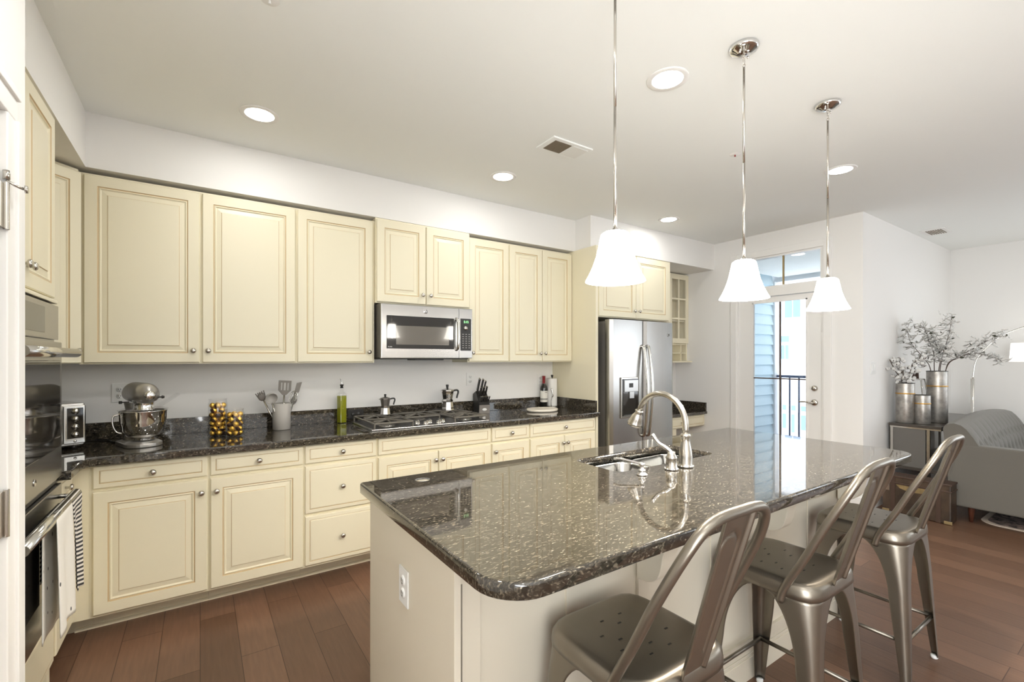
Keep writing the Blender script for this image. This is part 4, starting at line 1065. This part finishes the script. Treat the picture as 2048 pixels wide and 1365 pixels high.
# ------------------------------------------------------------------ bar stools
def make_stool():
    t = thing('bar_stool', '', 'stool', (0, 0, 0), 0, 'metal bar stools at the island')
    # seat: rounded square, slightly dished, with a rolled skirt
    HS = .175; ZS = .648
    def se(a, r, p=4.0):
        c_, s_ = math.cos(a), math.sin(a); k = (abs(c_) ** p + abs(s_) ** p) ** (-1 / p)
        return r * k * c_, r * k * s_
    n = 48; mb = MB()
    prof = [(.0, -.004), (.25, -.0035), (.5, -.003), (.75, -.0015), (.9, 0), (.96, -.001), (1.0, -.006), (1.03, -.016), (1.045, -.036), (1.05, -.052), (1.035, -.053), (1.02, -.04)]
    rg = []
    for q, dz_ in prof:
        if q == 0: rg.append([mb.bm.verts.new((0, 0, ZS + dz_))]); continue
        rg.append([mb.bm.verts.new((*se(2 * PI * k / n, HS * q, 2.6 + 3.0 * q), ZS + dz_)) for k in range(n)])
    for a, b2 in zip(rg, rg[1:]):
        for k in range(n):
            k2_ = (k + 1) % n
            f = mb.bm.faces.new((a[0], b2[k], b2[k2_]) if len(a) == 1 else (a[k], b2[k], b2[k2_], a[k2_])); f.smooth = True
    sl = mb
    for a, r_ in [(k * PI / 4 + .39, .095) for k in range(8)] + [(k * PI / 2, .055) for k in range(4)]:
        x, y = r_ * math.cos(a), r_ * math.sin(a)
        sl.box(x - .006, x + .006, y - .0022, y + .0022, ZS - .006, ZS - .0022, mi=1)
    seat = mb.build('seat', ['gun', 'dark'], t)
    # legs: folded sheet corners joining in arches under the seat
    ZT = .600
    for sx, sy in ((-1, -1), (1, -1), (1, 1), (-1, 1)):
        def leg(u, v, sx=sx, sy=sy):
            z = .012 + v * (ZT - .012)
            cx_ = .202 - .026 * (z / ZT)
            if z < .36: w_ = .027 + .033 * (z / .36)
            else:
                s_ = (z - .36) / (ZT - .36); w_ = .060 + (cx_ - .061) * (1 - math.sqrt(max(0, 1 - s_ * s_)))
            rc = .020 + .012 * v + .028 * max(0, (z - .38) / .22) ** 1.5
            # outline: along x side, round corner, along y side
            q = u * 2 - 1; st = abs(q)
            if st < .34:
                a = PI / 4 - (q / .34) * PI / 4
                x = cx_ - rc + rc * math.cos(a); y = cx_ - rc + rc * math.sin(a)
            else:
                e = (st - .34) / .66 * max(.002, (w_ - rc)); 
                if q > 0: x = cx_; y = cx_ - rc - e
                else: y = cx_; x = cx_ - rc - e
            return Vector((sx * x, sy * y, z))
        lg_ = MB().grid(leg, 22, 40).build('leg', 'gun', t, solid=.002)
        MB().lathe([(0, 0), (.012, 0), (.014, .004), (.014, .016), (0, .016)], c=(sx * .187, sy * .187, 0), n=14).build('foot_cap', 'plate', lg_)
    zr = .195; q = .180
    for a, b2 in (((-q, -q), (q, -q)), ((q, -q), (q, q)), ((q, q), (-q, q)), ((-q, q), (-q, -q))):
        MB().tube([(a[0], a[1], zr), (b2[0], b2[1], zr)], .0085, 8).build('footrest_bar', 'gun', t)
    # bent tube back
    side = [(.184, -.075, .575), (.184, -.092, .63), (.182, -.150, .74), (.178, -.203, .85), (.168, -.245, .935), (.152, -.272, .993), (.128, -.288, 1.033), (.095, -.297, 1.054), (.055, -.300, 1.061), (.02, -.301, 1.062)]
    pts = side + [(-x, y, z) for x, y, z in side[::-1]]
    MB().tube(smooth_path(pts, 5), .0125, 14).build('back_tube', 'gun', t)
    # splat with raised edges and an embossed arch
    def splat(u, v):
        z = .632 + v * .422; x = (u * 2 - 1) * (.047 + .014 * v)
        y = -.176 - .121 * v
        hw = .047 + .014 * v; e = abs(x) / hw
        off = 0
        if e > .86: off = -.010 * ((e - .86) / .14)
        # inverted-U groove
        cx_ = .60 * hw; top = .80
        d = None
        vx = (v - top) * .392
        if v < top: d = abs(abs(x) - cx_)
        else: d = abs(math.hypot(x, vx) - cx_)
        if v > .12: off += .006 * math.exp(-(d / .0042) ** 2)
        return Vector((x, y + off, z))
    MB().grid(splat, 44, 70).build('back_splat', 'gun', t, solid=.0025)
    return t
S0 = make_stool()
S0.location = (.991, .862, 0); S0['label'] = 'gunmetal bar stool nearest the camera, cut by the bottom edge'
S1 = copy_tree(S0); S1.location = (1.817, .862, 0); S1['label'] = 'middle gunmetal bar stool, between two others at the island'
S2 = copy_tree(S0); S2.location = (2.652, .862, 0); S2['label'] = 'farthest gunmetal bar stool, in front of the old trunk'

# ------------------------------------------------------------------ pendants
def make_pendant():
    t = thing('pendant_lamp', '', 'pendant lamp', (0, 0, H), 0, 'pendant lamps over the island')
    cn = MB().lathe([(0, -.034), (.012, -.034), (.03, -.030), (.042, -.022), (.050, -.020), (.058, -.014), (.060, -.001), (0, -.001)], n=40).build('canopy', 'chrome', t)
    MB().ball((.032, 0, -.034), .006, sub=1).ball((-.032, 0, -.034), .006, sub=1).build('canopy_screw', 'chrome', cn)
    ch = MB(); ch.tube([(0, .005 * math.cos(a), -.042 + .007 * math.sin(a)) for a in [k * 2 * PI / 14 for k in range(14)]], .0018, 6, closed=True)
    ch.tube([(.006 * math.cos(a), 0, -.062 + .015 * math.sin(a)) for a in [k * 2 * PI / 16 for k in range(16)]], .0018, 6, closed=True)
    ch.tube([(0, .006 * math.cos(a), -.082 + .007 * math.sin(a)) for a in [k * 2 * PI / 14 for k in range(14)]], .0018, 6, closed=True)
    ch.build('chain_link', 'nickel', t)
    MB().tube([(0, 0, -.088), (0, 0, -.50)], .0048, 12).tube([(0, 0, -.50), (0, 0, -.915)], .0052, 12).build('rod', 'nickel', t)
    MB().lathe([(0, -.905), (.008, -.905), (.010, -.912), (.026, -.914), (.027, -.920), (0, -.920)], n=28).build('fitter', 'nickel', t)
    pr = [(.0, -.919), (.036, -.919), (.046, -.926), (.049, -.935), (.055, -.965), (.063, -1.0), (.075, -1.035), (.088, -1.063), (.0965, -1.078), (.0985, -1.083), (.096, -1.083), (.086, -1.066), (.073, -1.037), (.061, -1.002), (.053, -.967), (.046, -.937), (.0, -.925)]
    MB().lathe(pr, n=48).build('glass_shade', 'shade', t)
    return t
P0 = make_pendant(); P0.location = (1.147, 1.08, H); P0['label'] = 'nearest opal glass pendant lamp, its rod running off the top'
P1 = copy_tree(P0); P1.location = (1.935, 1.08, H); P1['label'] = 'middle of the three opal glass pendant lamps over the island'
P2 = copy_tree(P0); P2.location = (2.735, 1.075, H); P2['label'] = 'farthest opal glass pendant lamp, in front of the porch door'
for p in (P0, P1, P2):
    light('pendant_bulb', 'POINT', (p.location.x, p.location.y, 1.69), PEND_W, (1, .90, .76), shadow_soft_size=.03)

# ------------------------------------------------------------------ recessed lights
labs = ['recessed ceiling light over the stand mixer end, leftmost', 'recessed ceiling light in front of the microwave', 'recessed ceiling light in front of the refrigerator',
        'largest-looking recessed ceiling light, between the first two pendants', 'recessed ceiling light behind the farthest pendant rod']
R0 = None
for (x, y), lab in zip([(.27, 2.868), (1.845, 2.842), (3.735, 2.825), (1.855, 1.41), (3.765, 1.40)], labs):
    if R0 is None:
        R0 = thing('recessed_light', lab, 'ceiling light', (x, y, H), 0, 'recessed lights in the ceiling')
        MB().lathe([(.072, -.004), (.094, -.006), (.098, -.002), (.098, -.0003), (.072, -.0003)], n=40).build('trim_ring', 'white', R0)
        MB().lathe([(0, -.0055), (.060, -.0055), (.072, -.003)], n=40).build('lens', 'bulb', R0)
    else:
        c = copy_tree(R0); c.location = (x, y, H); c['label'] = lab
for x, y in [(.27, 2.868), (1.845, 2.842), (3.735, 2.825), (1.855, 1.41), (3.765, 1.40), (.27, 1.41), (.27, -.3), (1.855, -.3), (3.765, -.3), (6.4, .2), (6.4, -1.8), (3.8, -1.8), (1.2, -1.8)]:
    light('recessed_lamp', 'AREA', (x, y, H - .008), LAMP_W * (2.6 if (x < 1 and y < 2) else 1), (1, .985, .95), shape='DISK', size=.14)  # the unseen left pair is boosted to brighten the left side

# ------------------------------------------------------------------ ceiling bits
ev = thing('exhaust_vent', 'square white ceiling exhaust vent with a tan mesh half', 'vent', (1.918, 2.235, H))
MB().box(-.16, .16, -.09, .09, -.010, -.0005, bev=.003).build('cover', 'ceil', ev)
gm = MB().box(-.125, .005, -.062, .062, -.0125, -.0102)
for k in range(12): gm.box(-.122 + k * .0108, -.119 + k * .0108, -.060, .060, -.0145, -.0126)
gm.build('grille', 'vent', ev)
MB().box(.02, .14, -.065, .065, -.0125, -.0102, bev=.001).build('light_lens', 'plate', ev)
av = thing('air_register', 'small white air register in the living room ceiling', 'vent', (6.41, 1.515, H))
MB().box(-.14, .14, -.10, .10, -.008, -.0005, bev=.003).build('frame', 'white', av)
lv_ = MB()
for k in range(7): lv_.box(-.11, .11, -.065 + k * .019, -.058 + k * .019, -.012, -.0082)
lv_.build('louvre', 'vent', av)
for lx, ly, lb3 in ((2.905, 1.681, 'tiny red-centred sprinkler head between the second and third pendants'), (.215, 1.93, 'tiny sprinkler head at the top edge above the left wall cabinets')):
    sh = thing('sprinkler_head', lb3, 'sprinkler', (lx, ly, H))
    MB().lathe([(0, -.004), (.03, -.003), (.034, -.0005)], n=24).build('escutcheon', 'white', sh)
    MB().lathe([(0, -.016), (.006, -.014), (.004, -.008), (.004, -.004)], n=12).build('bulb', 'red' if lx > 1 else 'plate', sh)

# ------------------------------------------------------------------ living room
# console table against the living room wall
ctb = thing('console_table', 'dark-topped console table with thin metal legs behind the sofa', 'table', (6.3, 1.46, 0)); L = ctb.location
MB(L).box(5.55, 7.10, 1.27, 1.655, .752, .777, bev=.003).build('top', 'wood_dk', ctb)
MB(L).box(5.555, 7.095, 1.275, 1.65, .738, .751).build('apron_rail', 'nickel', ctb)
for x, y in ((5.57, 1.365), (5.57, 1.635), (7.08, 1.29), (7.08, 1.635)):
    MB(L).box(x - .011, x + .011, y - .011, y + .011, 0, .738).build('leg', 'nickel', ctb)
MB(L).box(5.56, 7.09, 1.28, 1.645, .345, .375, bev=.003).build('lower_shelf', 'wood_dk', ctb)
MB(L).box(5.56, 5.566, 1.385, 1.62, .376, .737).build('end_panel', 'sideg', ctb)

# trunk
tk = thing('steamer_trunk', 'battered brown leather trunk with tan patch and brass corners on the floor', 'trunk', (5.28, 1.36, 0), 0); L = tk.location
MB(L).box(5.20, 5.368, 1.13, 1.60, .004, .335, bev=.01).build('body', 'trunk', tk)
MB(L).box(5.195, 5.372, 1.125, 1.605, .270, .282, bev=.003).box(5.195, 5.372, 1.125, 1.605, .325, .342, bev=.004).build('lid_band', 'leather', tk)
pm = MB(L); pm.prism([(1.26, .265), (1.30, .222), (1.40, .215), (1.47, .235), (1.50, .265)], 'x', 5.1965, 5.1995); pm.build('tan_patch', 'trunk2', tk)
M['old_brass'] = mat('tarnished_brass', (.38, .29, .15), .4, .7)
for y in (1.135, 1.56): MB(L).box(5.194, 5.215, y - .012, y + .04, .004, .03, bev=.003).build('corner_plate', 'old_brass', tk)
for y in (1.21, 1.52): MB(L).box(5.196, 5.20, y - .015, y + .015, .004, .335).build('strap', 'leather', tk)
MB(L).box(5.192, 5.20, 1.545, 1.57, .20, .26, bev=.002).build('latch', 'chrome', tk)

# vases (flattened cans with a brass band)
def vase(label, x, y, r, h, band):
    t = thing('metal_vase', label, 'vase', (x, y, .7775), 0, 'galvanised metal vases on the console')
    MB().lathe([(0, 0), (r - .003, 0), (r, .005), (r, h - .004), (r - .001, h), (r - .005, h), (r - .005, .01), (0, .01)], n=40).build('vase_body', 'galv', t)
    MB().lathe([(r + .0003, band - .006), (r + .003, band - .003), (r + .003, band + .003), (r + .0003, band + .006)], n=40).build('brass_band', 'brass', t)
    MB().lathe([(r - .003, h - .004), (r + .002, h - .003), (r + .002, h + .002), (r - .004, h + .002)], n=40).build('rim', 'dark', t)
    return t
vase('mid-height galvanised vase holding cotton stems, leftmost on the console', 5.66, 1.56, .072, .385, .285)
vase('smallest galvanised vase, empty, in front of the other two', 5.70, 1.443, .062, .275, .195)
vase('tallest galvanised vase holding white blossom branches', 5.95, 1.395, .080, .50, .355)
# lantern with a leather strap behind the left vase
ln_ = thing('glass_lantern', 'tapered clear glass lantern with brown leather strap behind the vases', 'lantern', (5.84, 1.53, .7775)); 
lf = MB()
bw, tw, lh = .105, .055, .42
cb = [(-bw, -bw), (bw, -bw), (bw, bw), (-bw, bw)]; ctp = [(-tw, -tw), (tw, -tw), (tw, tw), (-tw, tw)]
for i in range(4):
    j = (i + 1) % 4
    lf.tube([(*cb[i], .005), (*ctp[i], lh)], .006, 6); lf.tube([(*cb[i], .006), (*cb[j], .006)], .006, 6); lf.tube([(*ctp[i], lh), (*ctp[j], lh)], .006, 6)
lf.build('frame', 'steel_s', ln_)
lp = MB()
for i in range(4):
    j = (i + 1) % 4; lp.poly([(cb[i][0], cb[i][1], .006), (cb[j][0], cb[j][1], .006), (ctp[j][0], ctp[j][1], lh), (ctp[i][0], ctp[i][1], lh)])
lp.build('pane', 'glass', ln_)
MB().grid(lambda u, v: Vector((.05 * math.cos(PI * v), -.014 + .028 * u, lh + .002 + .09 * math.sin(PI * v))), 2, 18).build('leather_strap', 'leather', ln_, solid=.004)

# cotton stems
def cotton(k, base, pts, lab):
    t = thing('cotton_stem', lab, 'dried stem', base, 0, 'cotton stems in the left vase')
    MB().tube(smooth_path(pts, 4), .0035, 6).build('stem', 'twig', t)
    P_ = smooth_path(pts, 4); n_ = len(P_)
    for q in range(int(n_ * .45), n_, 1):
        for s_ in range(1 + q % 2):
            b1 = MB()
            p = P_[q] + Vector((random.uniform(-.05, .05), random.uniform(-.05, .05), random.uniform(-.02, .03)))
            for e in range(4): b1.ball(p + Vector((random.uniform(-.010, .010), random.uniform(-.010, .010), random.uniform(-.008, .008))), .0165, sub=1)
            for e in range(4):
                a = random.uniform(0, 2 * PI); b1.tube([p + Vector((0, 0, -.014)), p + Vector((.016 * math.cos(a), .016 * math.sin(a), -.004)), p + Vector((.021 * math.cos(a), .021 * math.sin(a), .010))], [.003, .004, .001], 5, mi=1)
            b1.tube([P_[q], p], .002, 5, mi=1)
            b1.build('cotton_boll', ['petal', 'twig'], t)
vb = (5.66, 1.56, .79)
for k, (dx, dy, hh) in enumerate(((-.07, .07, .60), (-.02, .03, .62), (.03, -.08, .64), (.0, -.04, .56), (-.05, .0, .52))):
    cotton(k, vb, [(dx * .1, dy * .1, 0), (dx * .25, dy * .25, .37), (dx * .8, dy * .8, hh * .8), (dx * 1.35, dy * 1.35, hh)], 'white cotton stem in the mid-height left vase')

# blossom branches
def petal_flower(b1, p, s_):
    ax = random.uniform(0, 2 * PI); tl = Matrix.Rotation(random.uniform(-1.3, 1.3), 3, 'X') @ Matrix.Rotation(ax, 3, 'Z')
    for e in range(5):
        a = e * 2 * PI / 5
        d = Vector((math.cos(a), math.sin(a), .25)); sd_ = Vector((-math.sin(a), math.cos(a), 0))
        q = [Vector((0, 0, 0)), d * s_ * .55 + sd_ * s_ * .42, d * s_ * 1.05 + Vector((0, 0, s_ * .1)), d * s_ * .55 - sd_ * s_ * .42]
        vs = [b1.bm.verts.new(p + tl @ x) for x in q]; f = b1.bm.faces.new(vs); f.smooth = True
def branch(lab, base, pts, dens=3, spread=.05):
    t = thing('blossom_branch', lab, 'branch', base, 0, 'white blossom branches in the tallest vase')
    P_ = smooth_path(pts, 7); n_ = len(P_)
    st_ = MB().tube(P_, [.0045 - .003 * i / n_ for i in range(n_)], 6)
    fl = MB(); lf_ = MB()
    for q in range(int(n_ * .42), n_):
        for s_ in range(dens):
            off = Vector((random.gauss(0, spread), random.gauss(0, spread), random.gauss(0, spread)))
            p = P_[q] + off
            if random.random() < .2: st_.tube([P_[q], P_[q] + off * .5 + Vector((0, 0, .006)), p], .0012, 4)
            petal_flower(fl, p, random.uniform(.026, .038))
            if random.random() < .12:
                d = Vector((random.uniform(-1, 1), random.uniform(-1, 1), random.uniform(-.6, .8))).normalized(); sd_ = d.orthogonal().normalized(); l_ = random.uniform(.03, .05)
                lf_.poly([p, p + d * l_ * .5 + sd_ * l_ * .28, p + d * l_, p + d * l_ * .5 - sd_ * l_ * .28])
    o = st_.build('stem', 'twig', t); fl.build('blossom', 'petal', t, solid=.0006); lf_.build('leaf', 'leaf', t, solid=.0008)
vb = (5.95, 1.395, .79)
for lab, pts in (('leftmost blossom branch, arching toward the wall', [(-.01, .02, 0), (-.02, .04, .48), (-.03, .10, .62), (-.05, .19, .78), (-.08, .21, .93)]),
                 ('blossom branch rising straight up left of centre', [(0, .01, 0), (0, .02, .48), (-.02, .02, .66), (-.02, .06, .80), (-.03, .10, .95)]),
                 ('tallest blossom branch, its tip highest above the vases', [(.01, 0, 0), (.01, -.01, .48), (.02, -.04, .66), (.03, -.08, .85), (.04, -.10, 1.02)]),
                 ('middle blossom branch ending low behind the tallest one', [(.0, -.01, 0), (.01, -.02, .48), (.02, -.03, .62), (.0, .0, .72), (.0, .03, .84)])):
    branch(lab, vb, pts, 4, .035)
branch('long blossom branch sweeping right toward the arc lamp', vb, [(.01, -.03, 0), (.02, -.06, .50), (.05, -.12, .61), (.10, -.23, .70), (.15, -.34, .79), (.19, -.41, .84)], 3, .03)
branch('thin lower blossom branch reaching right in front of the lamp arc', vb, [(.01, -.03, 0), (.02, -.06, .50), (.05, -.15, .62), (.10, -.25, .66), (.16, -.37, .62), (.18, -.41, .58)], 2, .018)

# arc lamp
al = thing('arc_floor_lamp', 'arched steel floor lamp with white drum shade at the right edge', 'floor lamp', (7.32, 1.41, 0)); L = al.location
MB(L).lathe([(0, 0), (.15, 0), (.15, .03), (.02, .035), (0, .035)], c=L, n=40).build('base', 'steel_s', al)
MB(L).tube([(7.32, 1.41, .03), (7.32, 1.41, 1.17)], .016, 14).build('pole', 'steel_s', al)
ap = [(7.32, 1.41, 1.15), (7.33, 1.38, 1.38), (7.37, 1.27, 1.57), (7.40, 1.15, 1.68), (7.42, .98, 1.755), (7.44, .80, 1.76), (7.45, .72, 1.73), (7.45, .70, 1.66)]
MB(L).tube(smooth_path(ap, 6), .008, 10).build('arc', 'steel_s', al)
MB(L).lathe([(.218, 0), (.205, .20), (.203, .20), (.216, 0)], c=(7.30, .90, 1.365), n=48).build('drum_shade', 'lampshade', al)
MB(L).lathe([(0, .005), (.205, .005)], c=(7.30, .90, 1.375), n=48).build('diffuser', 'lampshade', al)
MB(L).tube([(7.45, .70, 1.67), (7.38, .80, 1.60), (7.30, .90, 1.57)], .006).build('shade_carrier', 'steel_s', al)

# sofa
sf = thing('sofa', 'grey button-tufted sofa with its back to the console table', 'sofa', (6.35, .8, 0)); L = sf.location
SXa, SXb = 5.38, 7.32
# arms: slab whose ends slope inward towards the floor
def arm(x0, x1, nm='arm'):
    MB(L).prism([(1.165, .135), (1.185, .40), (1.125, .655), (1.09, .668), (.36, .668), (.33, .655), (.30, .58), (.34, .135)], 'x', x0, x1, bev=.018).build(nm, 'sofa', sf)
arm(SXa, SXa + .12); arm(SXb - .12, SXb)
MB(L).box(SXa + .122, SXb - .122, .34, 1.10, .135, .33, bev=.015).build('seat_base', 'sofa', sf)
for a, b2 in ((SXa + .125, (SXa + SXb) / 2 - .003), ((SXa + SXb) / 2 + .003, SXb - .125)):
    MB(L).box(a, b2, .32, .96, .332, .47, bev=.03).build('seat_cushion', 'sofa', sf)
def backp(u, v):
    # u along the sofa, v around the profile: front bottom -> top -> rear bottom
    x = SXa + .004 + (SXb - SXa - .008) * u
    arcz = .05 * math.sin(PI * min(1, max(0, (u - .0) / 1.0))) 
    pr = [(.93, .40), (.945, .50), (.965, .59), (.99, .665), (1.03, .74), (1.065, .79), (1.105, .825), (1.155, .84), (1.205, .825), (1.225, .79), (1.215, .70), (1.20, .55), (1.19, .35), (1.18, .15)]
    k = v * (len(pr) - 1); i = min(int(k), len(pr) - 2); t_ = k - i
    y = pr[i][0] * (1 - t_) + pr[i + 1][0] * t_; z = pr[i][1] * (1 - t_) + pr[i + 1][1] * t_
    z += arcz * max(0, (z - .4) / .44)
    if v < .46:
        # channels with two staggered rows of buttons
        ch = abs(math.sin(u * 13 * PI)); dep = .008 * (1 - ch) ** 2 * min(1, v / .05) * min(1, (.46 - v) / .12)
        for row, ph in ((.12, 0), (.235, .5)):
            du = min(abs(((u * 13 + ph) % 1)), 1 - ((u * 13 + ph) % 1)) / 13 * (SXb - SXa)
            dv = (v - row) * 1.1
            dep += .026 * math.exp(-(du * du + dv * dv) / .0006)
        y += dep * .85; z -= dep * .4
    return Vector((x, y, z))
bk = MB(L); bk.grid(backp, 190, 70)
for u_ in (0, 1):
    vs = [bk.bm.verts.new(backp(u_, j / 30)) for j in range(31)]
    bk.bm.faces.new(vs)
bk.build('backrest', 'sofa', sf)
for x, y in ((SXa + .09, 1.06), (SXa + .09, .42), (SXb - .09, 1.06), (SXb - .09, .42)):
    MB(L).lathe([(0, 0.0005), (.013, .0005), (.024, .13), (.024, .138), (0, .138)], c=(x, y, 0.006 if x > 5.6 or y < 1 else 0), n=20).build('leg', 'wood_leg', sf)
# rug
rg_ = thing('area_rug', 'dark vintage-pattern rug with pale edge partly under the sofa', 'rug', (6.6, -.2, 0)); L = rg_.location
ol = rrect(5.50, 7.6, -1.6, 1.03, (.05, .05, .05, .14), 6)
MB(L).prism(ol, 'z', .0008, .005).build('border', 'socket', rg_)
MB(L).prism(rrect(5.54, 7.56, -1.56, .99, (.05, .05, .05, .12), 6), 'z', .0051, .0075).build('pile', 'rug', rg_)

# ------------------------------------------------------------------ outside the porch door
pd = struct('floor_porch', MB().box(5.15, 8.3, 1.83, 6.0, -.14, -.02), 'concrete')
pc_ = MB().box(5.15, 8.2, 1.83, 6.0, 2.92, 3.0)
for k in range(26): pc_.box(5.15, 8.1, 1.85 + k * .11, 1.862 + k * .11, 2.912, 2.92)
struct('ceiling_porch', pc_, 'teal')
pb = MB((8, 4, 2.7)).box(8.0, 8.15, 1.83, 6.0, 2.68, 2.92).build('porch_beam', 'beam'); pb.location = (8, 4, 2.7); tag(pb, kind='structure'); pb.name = 'beam_porch'
sdg = MB()
for k in range(18):
    z = -.02 + k * .165
    sdg.prism([(3.955, z), (3.915, z), (3.948, z + .165), (3.955, z + .165)], 'x', 5.2, 7.93)
struct('wall_siding', sdg, 'siding')
cb_ = MB((8, 3.94, 1.4)).box(7.93, 8.06, 3.90, 4.02, -.02, 2.68).build('corner_post', 'beam'); cb_.location = (8, 3.94, 1.4); tag(cb_, 'white corner post at the end of the blue siding outside', 'post')
rl = thing('porch_railing', 'dark blue balcony railing outside the glass door', 'railing', (8.0, 3.2, 0)); L = rl.location
MB(L).box(7.97, 8.03, 1.9, 3.89, 1.085, 1.125).build('top_rail', 'rail', rl)
MB(L).box(7.98, 8.02, 1.9, 3.89, .10, .135).build('bottom_rail', 'rail', rl)
for k in range(14): MB(L).box(7.99, 8.01, 3.84 - k * .142 - .01, 3.84 - k * .142 + .01, .135, 1.085).build('baluster', 'rail', rl)
# white building across
fb = thing('apartment_building', 'sunlit white apartment building seen through the porch door', 'building', (22, 10, -6)); L = fb.location
MB(L).box(22, 30, 2, 22, -7, 14).build('wall', 'render', fb)
def fwin(y0, y1, z0, z1, mull=1):
    f_ = MB(L).box(21.93, 22.0, y0 - .08, y1 + .08, z0 - .08, z1 + .08).build('window', 'beam', fb)
    p_ = MB(L)
    n_ = mull + 1; wv = (y1 - y0) / n_
    for k in range(n_): p_.box(21.90, 21.929, y0 + wv * k + .03, y0 + wv * (k + 1) - .03, z0, z1)
    p_.build('pane', 'winblue', f_)
for y0, y1, z0, z1, n_ in ((9.66, 10.36, 3.25, 4.0, 1), (10.13, 10.52, 2.15, 2.42, 0), (10.15, 10.52, 1.38, 2.0, 1),
                          (10.25, 10.46, -.92, -.70, 0), (10.25, 10.46, -1.75, -1.1, 0), (9.86, 10.08, -.92, -.70, 0), (9.42, 9.68, -.92, -.70, 0), (9.42, 9.68, -1.75, -1.1, 0), (9.9, 10.08, -1.9, -1.1, 0),
                          (8.2, 8.9, 3.25, 4.0, 1), (8.2, 8.9, 1.2, 2.0, 1)):
    fwin(y0, y1, z0, z1, n_)
gd_ = struct('ground_outside', MB().box(8.4, 40, -20, 40, -7.2, -7), 'concrete')
